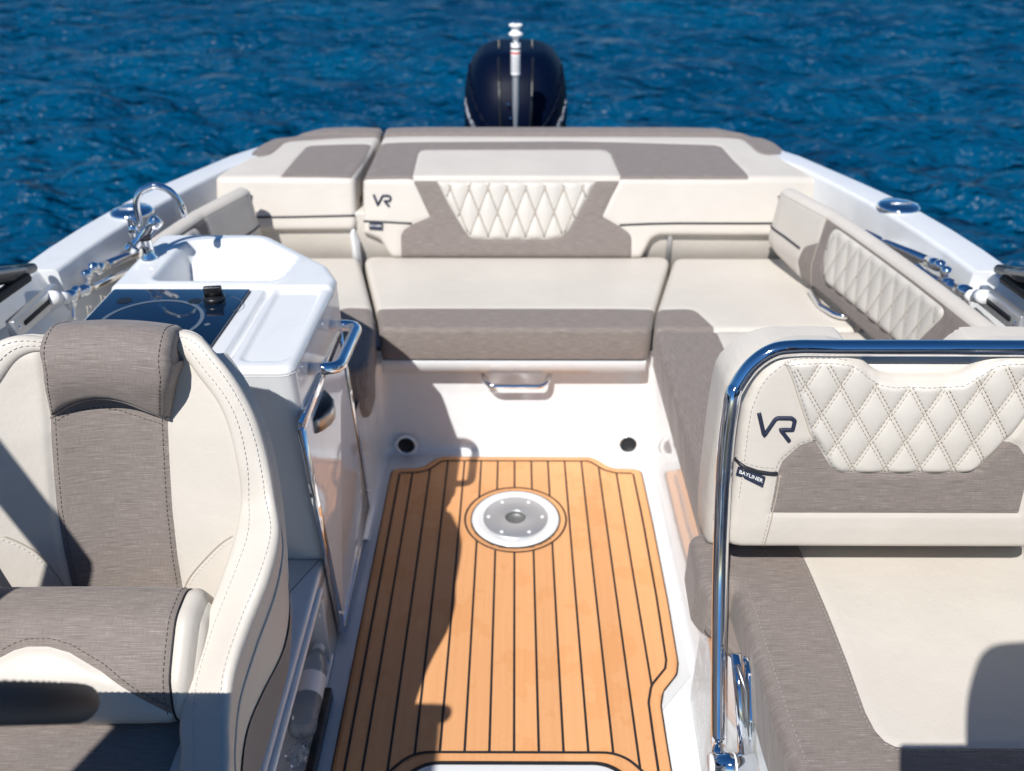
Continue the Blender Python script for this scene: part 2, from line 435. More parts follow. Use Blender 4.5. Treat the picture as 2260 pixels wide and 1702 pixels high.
# inner liner: left wall, transom wall and right wall in one moulding with a rounded foot
path = profile([(-.415, 1.88), (-.415, 2.315), (.425, 2.315), (.425, .3)], [0, .05, .05, 0], 8)
prof = profile([(.030, -.012), (0, -.006), (.012, .2), (.020, .356)], [0, .035, .2, 0], 8)
def liner_S(a, s):
    p = path(a); e = 1e-3; tg = path(np.clip(a+e, 0, path.L)) - path(np.clip(a-e, 0, path.L)); tg /= np.linalg.norm(tg, axis=-1)[:, None]
    q = prof(s); n = np.stack([tg[:, 1], -tg[:, 0]], 1)
    return np.stack([p[:, 0] + n[:, 0]*q[:, 0], p[:, 1] + n[:, 1]*q[:, 0], q[:, 1]], 1)
def liner_S2(a, s):                                                 # walls lean outward as they rise
    p = path(a); e = 2e-3; tg = path(np.clip(a+e, 0, path.L)) - path(np.clip(a-e, 0, path.L)); tg /= np.linalg.norm(tg, axis=-1)[:, None]
    q = prof(s); n = np.stack([-tg[:, 1], tg[:, 0]], 1)             # outward
    o = q[:, 0] - .03
    return np.stack([p[:, 0] + n[:, 0]*o, p[:, 1] + n[:, 1]*o, q[:, 1]], 1)
aa = np.unique(np.concatenate([path.s, np.linspace(0, path.L, 120)])); sq = np.unique(np.concatenate([prof.s, np.linspace(0, prof.L, 30)]))
prof = profile([(-.035, -.009), (.03, -.009), (.040, .2), (.034, .356)], [0, .028, .2, 0], 8); sq = np.unique(np.concatenate([prof.s, np.linspace(0, prof.L, 24)]))
G = [liner_S2(np.full(len(sq), a), sq) for a in aa]
link('cockpit_liner', *loft(G), M['liner'], boat)
# boxes the seats stand on
def seat_box(poly, z0, z1): return prism(fillet(poly, .02, True, 4), z0, z1, None, .006)
link('seat_base', *seat_box([(-1.02, 2.345), (1.02, 2.345), (1.02, 2.80), (-1.02, 2.80)], 0, .352), M['white'], boat)
link('seat_base', *seat_box([(.452, 1.40), (1.10, 1.40), (1.10, 2.343), (.452, 2.343)], 0, .351), M['white'], boat)
link('seat_base', *seat_box([(-1.10, 2.15), (-.452, 2.15), (-.452, 2.343), (-1.10, 2.343)], 0, .351), M['white'], boat)
link('transom_wall', *prism(fillet([(-1.04, 2.83), (1.04, 2.83), (.97, 3.10), (.86, 3.36), (-.86, 3.36), (-.97, 3.10)], .04, True, 5), .30, .60, None, .01), M['cream'], boat)
lid = link('locker_lid', *box(-.392, .388, 2.268, 2.34, .304, .347, .006), M['white'], boat)
# hinge post seen in the gap under the sun pad
link('hinge_post', *box(.515, .53, 2.815, 2.833, .35, .58, .003), M['steel'], boat)
for bx0, bx1 in ((-.548, -.522),):
    link('pad_bracket', *prism(fillet([(bx0, .40), (bx1, .40), (bx1-.002, .50), (bx0+.010, .545), (bx0, .545)], .006, True, 4), 2.79, 2.83, lambda p: np.array((p[0], p[2], p[1])), .003), M['white'], boat)

def gunwale(sg):
    ys = [3.42, 3.25, 3.06, 2.93, 2.76, 2.6, 2.5, 2.35, 2.2, 2.09, 2.060, 2.056, 1.7, 1.3, .8, .2, -.6]
    xi = [.66, .80, .90, .965, 1.02, 1.065, 1.09, 1.118, 1.14, 1.150, 1.152, 1.200, 1.225, 1.245, 1.25, 1.25, 1.22]
    xo = [.74, .885, 1.0, 1.05, 1.115, 1.17, 1.193, 1.222, 1.242, 1.25, 1.252, 1.253, 1.28, 1.30, 1.31, 1.31, 1.28]
    st = []
    for y, a, b in zip(ys, xi, xo):
        zt = .72 + max(0, (1.9 - y)) * .035
        low = a - .03 if y > 2.058 else 1.125 + (0.02 if y < 1.6 else 0)
        sec = [(low - .02, .34), (low, .44), (a - .006 if y > 2.058 else 1.145, .60), (a, zt), (b, zt + .004), (b + .02, zt - .05), (b + .02, zt-.11), (b - .02, .2), (b - .12, -.15), (b - .3, -.6)]
        sec = [(p[0]*sg, y, p[1]) for p in sec]
        st.append(fillet(sec, [0, .05, .1, .014, .02, .012, .012, .1, .1, 0], False, 5))
    n = len(st[0]); st2 = []
    for i in range(len(st) - 1):
        for k in range(6):
            t = k/6
            if k and abs(ys[i] - ys[i+1]) < .01: continue
            st2.append([p*(1-t) + q*t for p, q in zip(st[i], st[i+1])])
    st2.append(st[-1]); return loft(st2)
for sg in (-1, 1):
    link('gunwale', *gunwale(sg), M['white'], boat, sharp=40)
for sg in (-1, 1):                                                  # side deck between coaming and seats
    poly = [(1.14, .3), (1.14, 2.35), (1.05, 2.82), (.93, 2.82), (.93, .3)]
    link('side_shelf', *prism([(x*sg, y) for x, y in poly], .30, .354), M['liner'], boat)
# hull bottom and stern closing
link('hull_stern', *prism(fillet([(-.9, 3.40), (.9, 3.40), (1.0, 3.0), (-1.0, 3.0)], .05, True, 4), -.6, .58, None, .02), M['white'], boat)
for u, v in ((292, 470), (1983, 458)):
    c = PZ(.722, u, v); o = link('deck_cleat', *lathe([(.001, .016), (.03, .016), (.052, .013), (.060, .007), (.062, 0), (.058, -.004)], c), M['chrome'], boat)
    link('cleat_slot', *tube([c + np.array((-.03, -.012, .0165)), c + np.array((.03, -.012, .0165))], .003, 6), M['steel'], o)
# drains in the foot of the transom
for u, v in ((897, 982), (1386, 980)):
    c = PY(2.305, u, v)
    ax = (0, -1, .12)
    o = link('drain', *lathe([(.036, .000), (.037, .004), (.034, .007), (.027, .006), (.0262, .0)], c, ax, 40), M['nylon'], boat)
    link('drain_hole', *lathe([(.0262, .004), (.025, .0012), (.0001, .001)], c, ax, 32), M['hole'], o)
    link('drain_lip', *lathe([(.0262, .006), (.0275, .0075), (.029, .006)], c, ax, 40), M['chrome'], o)
def grab(name, pts, rad, parent, m='chrome', feet=None, r=.03):
    o = link(name, *tube(fillet(pts, r, False, 8), rad, 14), M[m], parent)
    if feet is not None:
        for p, ax in ((pts[0], feet), (pts[-1], feet)):
            link('flange', *lathe([(rad*1.01, .012), (rad*1.35, .006), (rad*1.9, .002), (rad*1.9, 0)], p, ax, 20), M[m], o)
    return o
hx0, hz = PY(2.30, 1063, 838)[0], PY(2.30, 1063, 838)[2]; hx1 = PY(2.30, 1217, 838)[0]
grab('grab_handle', [(hx0-.004, 2.322, hz+.024), (hx0+.022, 2.270, hz-.006), (hx1-.022, 2.270, hz-.006), (hx1+.004, 2.322, hz+.024)], .0088, boat, r=.035)

# ------------------------------------------------------------------ teak mat with its caulking
S0 = [D(735, 1666)]
left = [PZ(0, *D(848, 1004))[:2]]
mat_pts = [(-.372, .45), (-.376, 2.207), (-.300, 2.212), (-.278, 2.222), (-.247, 2.262), (-.22, 2.274), (.232, 2.274), (.254, 2.262), (.29, 2.222), (.312, 2.212), (.387, 2.208)]
for u, v in maps(k5, (100, 0), (185, 440), (245, 800), (238, 862), (160, 960), (148, 1040), (180, 1250), (208, 1420)): mat_pts.append(tuple(PZ(0, u, v)[:2]))
mat_pts.append((mat_pts[-1][0], .45))
rad = [0, .022, .02, .02, .02, .015, .015, .02, .02, .02, .022, 0, .02, .025, .03, .03, .03, 0, 0, 0][:len(mat_pts)]
matp = np.array([p[:2] for p in fillet([(x, y, 0) for x, y in mat_pts], rad, True, 6)])
deck = thing('deck_mat', 'orange teak-look deck mat with black caulking lines along the cockpit floor', 'deck mat', (0, 1.5, -.008))
cx, cy = 0.003, 1.967
# hole for the table socket: a bridge slit keeps it one face
ring = [(cx + .126*math.cos(a), cy + .126*math.sin(a)) for a in np.linspace(-math.pi/2, -math.pi/2 - 2*math.pi, 49)]
shf = Sheet(lambda a, s: np.stack([a, s, 0*a], 1), (0, 0, 1), -.40, .44, .5, 2.30, .012, [tuple(p) for p in matp], roll=.0016, thick=.006, groove=0)
class HoleSheet(Sheet):
    def edge(s, a, q): return np.minimum(sdf(s.outline, a, q), np.hypot(a-cx, q-cy) - .125)
shf.__class__ = HoleSheet
shf.build(('panel', M['teak']), deck)
# caulking
HB = [(-.34, .4), (-.34, 1.05), (-.215, 1.200), (.225, 1.200), (.345, 1.06), (.345, .4)]   # line round the forward hatch
hb = np.array([p[:2] for p in fillet([(x, y, 0) for x, y in HB], [0, .1, .09, .09, .1, 0], False, 8)])
strips = []
def ribbon(pts, w, z):
    P = resample(pts, .012); a, b = offs(P, w/2), offs(P, -w/2)
    V = [(*p, z) for p in a] + [(*p, z) for p in b]; n = len(P)
    return V, [(i, i+1, n+i+1, n+i) for i in range(n-1)]
ys = np.arange(.5, 2.29, .003)
hbp = [tuple(p) for p in hb]
for k in range(-7, 8):
    x = k * .0518; a = np.full_like(ys, x)
    ok = (sdf([tuple(p) for p in matp], a, ys) > .0262) & (np.hypot(a-cx, ys-cy) > .143) & (sdf(hbp, a, ys) < 0)
    run = []
    for y, o in zip(ys, ok):
        if o: run.append((x, y))
        elif run:
            strips.append(ribbon([run[0], run[-1]], .0052, .0012)); run = []
    if run: strips.append(ribbon([run[0], run[-1]], .0052, .0012))
inner = offs(resample(matp, .006, True)[:-1], 1, True); base_ = resample(matp, .006, True)[:-1]
sgn = 1 if sdf([tuple(p) for p in matp], *(base_ + (inner-base_)*.01).T)[5] > 0 else -1
inn = base_ + (inner - base_)*sgn*.026
okk = sdf([tuple(p) for p in matp], inn[:, 0], inn[:, 1]) > .0245; run = []
for p, o in zip(inn, okk):
    if o and p[1] > .55: run.append(tuple(p))
    elif run:
        if len(run) > 2: strips.append(ribbon(run, .0055, .0018))
        run = []
if len(run) > 2: strips.append(ribbon(run, .0055, .0018))
circ = lambda r: [(cx + r*math.cos(a), cy + r*math.sin(a)) for a in np.linspace(0, 2*math.pi, 73)]
strips.append(ribbon(circ(.1432), .0050, .0022)); strips.append(ribbon(hb, .0062, .0022))
link('caulking', *join(*strips), M['rubber'], deck, smooth=False)
edge_ = np.array(matp); link('edge_shade', *ribbon(np.vstack([edge_, edge_[:1]]), .007, -.0045), M['hole'], deck, smooth=False)  # dark strip standing for the shade along the mat's edge

hatch = thing('floor_hatch', 'white floor hatch with a thick black gasket at the near end of the deck mat', 'hatch', (0, .9, 0))
HP = [(-.31, .35), (-.31, 1.03), (-.195, 1.177), (.205, 1.177), (.315, 1.03), (.315, .35)]
hp = [tuple(p[:2]) for p in fillet([(x, y, 0) for x, y in HP], [0, .1, .09, .09, .1, 0], True, 8)]
link('gasket', *prism(hp, .0005, .006, None, .002), M['rubber'], hatch)
c0 = np.mean(np.array(hp), 0); hp2 = [tuple(p) for p in offs(np.array(hp), .011 if sdf(hp, *(offs(np.array(hp), .01, True)[10:11].T))[0] > 0 else -.011, True)]
link('panel', *prism(hp2, .001, .010, None, .003), M['white'], hatch)

sock = thing('table_socket', 'round steel table socket in a white ring let into the deck mat', 'table socket', (cx, cy, 0))
link('ring', *lathe([(.088, -.006), (.1245, -.006), (.1245, .002), (.121, .006), (.112, .0075), (.098, .006), (.094, .003), (.088, .003)], (cx, cy, 0), n=64), M['white'], sock)
link('gasket', *lathe([(.1265, -.006), (.1265, .0035), (.1242, .0035)], (cx, cy, 0), n=64), M['rubber'], sock)
link('plate', *lathe([(.092, .003), (.0915, .0065), (.0895, .0075), (.031, .0075), (.029, .0065), (.0285, -.03)], (cx, cy, 0), n=64), M['steel'], sock)
link('socket_well', *lathe([(.0286, .004), (.0275, -.002), (.027, -.0055), (.001, -.0055)], (cx, cy, 0), n=40), M['dull'], sock)
for k in range(6):
    a = k*math.pi/3; link('screw', *lathe([(.0001, .0035), (.0025, .0032), (.0045, .0015), (.005, 0)], (cx + .076*math.cos(a), cy + .076*math.sin(a), .0074), n=14), M['nylon'], sock)  # white colour stands for the sun glint on chrome heads

# ------------------------------------------------------------------ seat cushions
def cushion(name, label, outline, ztop, depth, regs=(), h=.010, roll=.015, crown=.004, parent=None, base='cream', cat='seat cushion'):
    xs, ys_ = [p[0] for p in outline], [p[1] for p in outline]
    root = thing(name, label, cat, (sum(xs)/len(xs), sum(ys_)/len(ys_), ztop - depth)) if parent is None else parent
    sh = Sheet(lambda a, s: np.stack([a, s, 0*a + ztop], 1), (0, 0, 1), min(xs)-.002, max(xs)+.002, min(ys_)-.002, max(ys_)+.002, h, outline, roll, depth - roll, crown)
    sh.build(('cover', M[base]), root, list(regs)); return root, sh
def rnd(pts, r, n=6): return [tuple(p[:2]) for p in fillet([(x, y, 0) for x, y in pts], r, True, n)]
ZS = .452
q = lambda u, v, z=ZS: tuple(PZ(z, u, v)[:2])
cen, csh = cushion('seat_cushion', 'wide cream middle seat cushion with a brown front band under the big backrest', rnd([(-.388, 2.262), (.392, 2.262), (.418, 2.39), (.53, 2.81), (-.515, 2.81), (-.413, 2.39)], [.03, .03, .3, .04, .04, .3]), ZS, .098,
   [dict(name='front_band', poly=[(-.7, 2.1), (.7, 2.1), (.7, 2.395), (-.7, 2.395)], mat=M['brown'])], h=.007, roll=.014)
cr, _ = cushion('seat_cushion', 'cream corner seat cushion with a small brown patch right of the middle one', rnd([(.398, 2.262), (1.0, 2.262), (1.02, 2.45), (.97, 2.80), (.540, 2.80), (.425, 2.39)], [.02, .05, .05, .06, .04, .3]), ZS, .098,
   [dict(name='brown_patch', poly=rnd([(.2, 2.1), (.572, 2.1), (.572, 2.28), (.535, 2.395), (.2, 2.395)], [0, 0, .03, .04, 0]), mat=M['brown'])], h=.010)
sr, _ = cushion('seat_cushion', 'long cream side seat cushion with a brown inner band beside the deck mat', rnd([(.398, 1.38), (1.05, 1.38), (1.03, 2.256), (.398, 2.256)], [.03, .03, .03, .03]), ZS, .098,
   [dict(name='brown_band', poly=[(.2, 1.2), (.575, 1.2), (.575, 2.4), (.2, 2.4)], mat=M['brownv'])], h=.010)
cl, _ = cushion('seat_cushion', 'cream corner seat cushion with a brown end beside the galley unit', rnd([(-1.0, 2.02), (-.60, 2.02), (-.385, 2.02), (-.402, 2.262), (-.425, 2.39), (-.528, 2.80), (-1.0, 2.80)], [.03, .05, .06, .2, .3, .04, .05]), ZS, .098,
   [dict(name='brown_end', poly=rnd([(-.2, 1.8), (-.2, 2.40), (-.515, 2.40), (-.548, 2.34), (-.60, 1.8)], [0, 0, .04, .05, 0]), mat=M['brownv'])], h=.010)
# the brown end flap that hangs below the left corner cushion
flap = Sheet(lambda a, s: np.stack([-.410 + .02*s/.3 + 0*a, a, .455 - s], 1), (1, 0, 0), 2.0, 2.28, -.01, .26, .008,
   rnd([(2.02, .0), (2.262, .0), (2.245, .10), (2.17, .190), (2.08, .190), (2.025, .125)], .03), .02, .06)
flap.build(('end_flap', M['brownv']), cl)

# ------------------------------------------------------------------ sun pads over the transom
YZ = profile([(2.775, .455), (2.862, .706), (3.283, .731), (3.302, .739), (3.370, .741), (3.42, .69), (3.42, .60)], [0, .022, .008, .012, .03, .02, 0], 6)
def hit(pr, u, v):
    """photo point -> (x, arc length) where its ray first meets a profile swept along x"""
    d = ray(u, v); P = pr.P; best = None
    for i in range(len(P) - 1):
        (y0, z0), (y1, z1) = P[i][:2], P[i+1][:2]
        ex, ez = y1-y0, z1-z0; den = d[1]*(-ez) - d[2]*(-ex)
        if abs(den) < 1e-12: continue
        t = (y0*(-ez) - (z0-EYE)*(-ex)) / den; w = (d[1]*(z0-EYE) - d[2]*y0) / den
        if (-.5 if i == 0 else -1e-6) <= w <= 1+1e-6 and t > 0 and (best is None or (t < best[0] and w >= -1e-6)):
            best = (t, (d[0]*t, pr.s[i] + w*math.hypot(ex, ez)))
    return best[1] if best else None
def hits(pr, pts):
    out = [hit(pr, *p) for p in pts]
    return [o for o in out if o is not None]
def pad_S(a, s): p = YZ(np.clip(s, 0, YZ.L)); return np.stack([a, p[:, 0], p[:, 1]], 1)
s_fold = hit(YZ, 1130, 397)[1]; s_strip = hit(YZ, 1130, 300)[1]; LT = YZ.L
pt = lambda *a: hits(YZ, a)
bl = pt(kB(968, 792))[0]; fl = pt(kB(968, 456))[0]; bl_t = pt(kB(1090, 196))[0]
fr = pt(kC(1805, 456))[0]; fr_t = pt(kC(1655, 322))[0]
out_main = [(bl[0], bl[1]+.0), pt(kB(1000, 800))[0], pt(kB(1075, 830))[0], pt(kB(1115, 900))[0], (pt(kB(1150, 947))[0][0], .004), (pt(kC(735, 950))[0][0], .004), pt(kC(770, 880))[0], pt(kC(800, 825))[0], pt(kC(850, 803))[0], (fr[0], pt(kC(1500, 808))[0][1]),
            fr, fr_t] + pt(kC(1610, 276), kC(1555, 232), kC(1480, 202), kC(1400, 187)) + [(.60, LT-.02), (.50, LT), (bl_t[0]+.03, LT), (bl_t[0], LT-.1), bl_t, fl]
out_main = [p[:2] for p in fillet([(*p, 0) for p in out_main], [.02, .02, .03, .03, .02, .02, .03, .03, .03, .03, .03] + [.04]*(len(out_main)-15) + [.03, .02, .1, .03], True, 5)]
out_main = [tuple(p) for p in out_main]
top_b = pt(kB(974, 452), kB(1012, 340), kB(1048, 262), kB(1075, 243), kB(1120, 238), kB(2212, 233), kC(600, 239), kC(1180, 256), kC(1222, 268), kC(1290, 345), kC(1370, 425), kC(1386, 453))
top_b[0] = (top_b[0][0], s_fold); top_b[-1] = (top_b[-1][0], s_fold)
top_c = pt(kB(1276, 453), kB(1290, 390), kB(1308, 312), kB(1322, 293), kB(1350, 286), kC(480, 285), kC(520, 292), kC(545, 310), kC(575, 380), kC(607, 453)); top_c[0] = (top_c[0][0], s_fold); top_c[-1] = (top_c[-1][0], s_fold)
fr_b = pt(kB(1278, 463), kB(1330, 580), kB(1380, 688), kB(1272, 733), kB(1220, 768), kB(1203, 800), kB(1204, 948), kC(676, 948), kC(674, 815), kC(655, 783), kC(590, 738), kC(497, 686), kC(550, 570), kC(603, 461))
fr_b[0] = (fr_b[0][0], s_fold - .004); fr_b[-1] = (fr_b[-1][0], s_fold - .004)
fr_b[6] = (fr_b[6][0], -.05); fr_b[7] = (fr_b[7][0], -.05)
fr_d = pt(kB(1424, 468), kB(1500, 620), kB(1590, 770), kB(1625, 812), kB(1670, 824), kC(190, 824), kC(240, 812), kC(290, 770), kC(370, 630), kC(452, 468)); fr_d[0] = (fr_d[0][0], s_fold-.006); fr_d[-1] = (fr_d[-1][0], s_fold-.006)
xm = (fr_d[0][0] + fr_d[-1][0]) / 2
strip = [(-2, s_strip), (fr_t[0]-.16, s_strip), (fr_t[0]-.115, s_strip-.012), (fr_t[0]-.075, s_strip-.075), (fr_t[0]-.05, s_strip-.09), (fr_t[0]+.2, s_strip-.10), (fr_t[0]+.2, LT+.1), (-2, LT+.1)]
sb_ = pt(kC(1200, 207), kC(1330, 213), kC(1362, 223), kC(1400, 256), kC(1440, 293), kC(1472, 308), kC(1520, 315), kC(1640, 321))
strip = [(-2, s_strip)] + sb_ + [(sb_[-1][0]+.3, sb_[-1][1]-.01), (sb_[-1][0]+.3, LT+.1), (-2, LT+.1)]
pad = thing('sun_pad', 'large cream and brown backrest pad over the transom with a quilted centre and VR mark', 'sun pad', (.2, 3.0, .45))
QA = dict(w=.0625, k1=.40, k2=-.40)
sp = Sheet(pad_S, (0, -1, 1), bl_t[0]-.12, fr[0]+.03, 0, LT, .0062, out_main, .017, .07, .006, extra=None)
regs = [dict(name='top_panel', poly=top_b, mat=M['brown']), dict(name='centre_panel', poly=top_c, mat=M['cream']), dict(name='front_panel', poly=fr_b, mat=M['brown']),
        dict(name='quilted_panel', poly=fr_d, mat=M['cream2'], puff=quilt(h=.008, a0=xm, **QA)), dict(name='rear_roll', poly=strip, mat=M['brown'], raise_=1, groove=.004)]
sp.build(('cover', M['cream']), pad, regs)
pl_ = sp.line(hits(YZ, [kB(975, 714), kB(1120, 720), kB(1268, 728)]), .0008); link('piping', *tube(pl_, .0035, 6), M['piping'], pad)
pr_ = sp.line(hits(YZ, [kC(600, 738), kC(760, 731), kC(960, 727), kC(1400, 728), kC(1570, 727)]), .0008); link('piping', *tube(pr_, .0035, 6), M['piping'], pad)
ql = quilt_lines(fr_d, .0625, .40, -.40, xm); link('stitching', *join(*[tube(sp.line(l[::3], -.0004 + .003, step=.02), .0030, 5) for l in ql]), M['threadf'], pad)
def vr_logo(sh, kk, pts, rad, parent):
    uv = [kk(*p) for p in pts]; uv = [tuple(x[:2]) for x in fillet([(*p, 0) for p in uv], [0, 0, .008 if rad > .002 else .003, .004, .004, 0, 0, 0][:len(uv)], False, 4)]
    P = sh.line(uv, .0004, step=.003); n = np.array([0, -1, .3]); V, Fc = tube(P, rad, 8)
    return link('emblem', V, Fc, M['embroid'], parent)
VRB = [(1037, 552), (1063, 618), (1092, 560), (1130, 560), (1143, 573), (1136, 592), (1103, 592), (1133, 626)]
vr_logo(sp, lambda x, y: hit(YZ, *kB(x, y)), VRB, .0042, pad)
def tag_label(sh, corners, parent, txt=None):
    g = np.array(corners); P = []
    Wc = [sh.pos(p[0], p[1], .004, sh.regs)[0] for p in g]; nn = sh.normal(g[:1, 0], g[:1, 1])[0]
    f = lambda x, y, l: Wc[0]*(1-x)*(1-y) + Wc[1]*x*(1-y) + Wc[2]*x*y + Wc[3]*(1-x)*y + nn*l
    V = [f(x, y, l) for l in (.0005, .0022) for y in (0, .5, 1) for x in (0, .5, 1)]
    Fc = [(9+r*3+c, 9+r*3+c+1, 9+r*3+c+4, 9+r*3+c+3) for r in (0, 1) for c in (0, 1)]
    for a, b in ((0, 1), (1, 2), (2, 5), (5, 8), (8, 7), (7, 6), (6, 3), (3, 0)): Fc.append((a, b, b+9, a+9))
    o = link('maker_tag', V, Fc, M['embroid'], parent, smooth=False)
    if txt:
        W = np.linalg.norm(g[1]-g[0]); H = np.linalg.norm(g[3]-g[0])
        v, fc = text_mesh(txt, .27*W*.72, lambda p: f(.5 + p[0]/W, .45 - p[1]/H, .0026 + p[2]))
        link('lettering', v, fc, M['nylon'], o, smooth=False)
    return o
tag_label(sp, hits(YZ, [kB(1012, 722), kB(1094, 726), kB(1092, 768), kB(1010, 763)]), pad, 'BAYLINER')

lf, lt_ = pt(kB(58, 456))[0], pt(kB(205, 328))[0]; rf, rt = pt(kB(925, 440))[0], pt(kB(1078, 168))[0]
lb = pt(kB(380, 778))[0][1]
out_l = [(lf[0], lb), (rf[0], lb+.004), rf, (pt(kB(1078, 190))[0][0], s_strip), (rt[0], LT-.06), (rt[0]-.02, LT-.01), (-.60, LT-.015)] + pt(kB(560, 188), kB(430, 205), kB(345, 242), kB(275, 290)) + [lt_, lf]
out_l = [tuple(p[:2]) for p in fillet([(*p, 0) for p in out_l], [.03, .03, .04, .1, .03] + [.04]*(len(out_l)-6) + [.03], True, 5)]
lbrn = pt(kB(478, 436), kB(555, 345), kB(625, 268), kB(660, 258), kB(990, 245), kB(1022, 250), kB(985, 330), kB(905, 434)); lbrn[0] = (lbrn[0][0], s_fold+.006); lbrn[-1] = (lbrn[-1][0], s_fold+.006)
lb_ = pt(kB(1060, 200), kB(700, 220), kB(520, 231), kB(488, 242), kB(455, 272), kB(425, 298), kB(392, 314), kB(358, 321), kB(215, 328))
lstrip = [(2, lb_[0][1])] + lb_ + [(lb_[-1][0]-.3, lb_[-1][1]-.01), (lb_[-1][0]-.3, LT+.1), (2, LT+.1)]
pad2 = thing('sun_pad', 'smaller cream pad with a brown top patch left of the large transom pad', 'sun pad', (-.76, 3.0, .5))
sp2 = Sheet(pad_S, (0, -1, 1), -1.06, -.40, 0, LT, .0062, out_l, .017, .07, .006)
sp2.build(('cover', M['cream']), pad2, [dict(name='top_patch', poly=lbrn, mat=M['brown']), dict(name='rear_roll', poly=lstrip, mat=M['brown'], groove=.004)])
link('piping', *tube(sp2.line(hits(YZ, [kB(240, 692), kB(560, 688), kB(918, 680)]), .0008), .0035, 6), M['piping'], pad2)

# ------------------------------------------------------------------ side backrests
def side_back(sg, name_label, x_near):
    yy = np.array([2.745, 2.70, 2.62, 2.5, 2.35, 2.2, 2.05, 1.9, 1.75, 1.6, 1.45, 1.35]); xx = np.array([.835, .845, .872, .913, .942, .968, .992, 1.012, 1.03, 1.045, 1.06, 1.07])
    Pp = profile([(x*sg, y) for x, y in zip(xx, yy)], 0, 2)
    Pz = profile([(.0, .475), (-.012, .55), (0.008, .706), (.046, .718), (.066, .64)], [0, .1, .02, .02, 0], 6)
    def S(a, s):
        p = Pp(np.clip(a, 0, Pp.L)); e = .01; tg = Pp(np.clip(a+e, 0, Pp.L)) - Pp(np.clip(a-e, 0, Pp.L)); tg /= np.linalg.norm(tg, axis=-1)[:, None]
        n = np.stack([-tg[:, 1], tg[:, 0]], 1)*sg; z = Pz(np.clip(s, 0, Pz.L))
        return np.stack([p[:, 0] + n[:, 0]*z[:, 0], p[:, 1] + n[:, 1]*z[:, 0], z[:, 1]], 1)
    L, H = Pp.L if sg > 0 else .55, Pz.L; top = H - .120
    root = thing('side_backrest', name_label, 'backrest', (sg*.97, 2.0, .45))
    outl = rnd([(.0, .055), (.0, H), (L, H), (L, .0), (.20, .0), (.145, .012), (.06, .03)], [.03, .02, .02, .02, .04, .04, .03])
    sh = Sheet(S, (-sg, 0, .3), 0, L, 0, H, .0062, outl, .018, .03, .004)
    brown = rnd([(.265, -.05), (.205, .0), (.185, .06), (.20, .115), (.258, .15), (.258, top+.002), (1.05, top+.002), (.94, -.05)], [0, .03, .03, .03, 0, 0, 0, 0])
    dia = rnd([(.30, top-.004), (.885, top-.004), (.80, .07), (.345, .06), (.305, .12)], [.04, .02, .03, .03, .02])
    rr = [dict(name='brown_panel', poly=brown, mat=M['brownv']), dict(name='quilted_panel', poly=dia, mat=M['cream2'], puff=quilt(.062, .42, -.42, .0055))]
    sh.build(('cover', M['cream']), root, rr)
    link('piping', *tube(sh.line([(.006, .115), (.10, .112), (.186, .105)], .0008), .0032, 6), M['piping'], root)
    link('seam', *tube(sh.line([(.003, top+.003), (L-.01, top+.003)], -.0006), .0016, 5), M['threadc'], root)
    link('seam', *tube(sh.line([(.258, .0), (.258, .08), (.262, top)], -.0002), .0018, 5), M['threadc'], root)
    link('stitching', *join(*[tube(sh.line(l[::3], .0014, step=.02), .0018, 4) for l in quilt_lines(dia, .062, .42, -.42)]), M['threadf'], root)
    return root, S
sbr, sbS = side_back(1, 'long cream backrest with quilted diamonds along the right side of the seating', 1.1)
sbl, _ = side_back(-1, 'cream backrest end rising behind the galley unit along the left side', 1.1)
hb1 = PZ(.47, *kC(1762, 1135)); hb2 = PZ(.47, *kC(1935, 1295))
o = link('grab_handle', *tube(fillet([hb1 + (.05, .05, -.0), hb1 + (.0, -.0, 0), (hb1+hb2)/2 + np.array((-.012, -.01, -.006)), hb2, hb2 + (.06, .0, 0)], .04, False, 8), .0095, 12), M['chrome'], boat)

# ------------------------------------------------------------------ galley unit
gal = thing('galley_unit', 'glossy white galley unit with sink, black hob and chrome tap behind the left seat', 'galley unit', (-.65, 1.7, 0))
ZC = .79
g_out = [(-.905, 1.44), (-.905, 2.132), (-.632, 2.132), (-.44, 1.93), (-.405, 1.855), (-.407, 1.79), (-.416, 1.44)]
g_rad = [.04, .03, .08, .04, .03, .03, .03]
def g_body():
    st = []
    for z in np.linspace(0, .774, 12):
        k = (.774 - z); dy = .115*k; ins = .012*max(0, (.12 - z)/.12)
        pts = [(x + (ins if x < -.7 else -ins), y + dy*(1 if y < 1.8 else .9)) for x, y in g_out]
        pts[-2:] = [(-.408 - .012*k, pts[-2][1]), (-.4166 - .004*k, pts[-1][1])]
        pts[-3] = (-.406 - .012*k, pts[-3][1])
        st.append([np.array((p[0], p[1], z)) for p in fillet([(x, y, 0) for x, y in pts], g_rad, True, 5)])
    return (lambda V, Fc: (V, Fc + [tuple(range(len(st[0])))[::-1]]))(*loft(st, True, False))
link('body', *g_body(), M['white'], gal)
sink = rnd([(-.822, 1.836), (-.822, 2.072), (-.648, 2.098), (-.517, 1.965), (-.532, 1.836)], [.03, .045, .05, .05, .035])
tray = rnd([(-.525, 1.475), (-.525, 1.795), (-.43, 1.795), (-.436, 1.475)], .02)
slot = rnd([(-.560, 1.485), (-.553, 1.80), (-.540, 1.80), (-.546, 1.485)], .005)
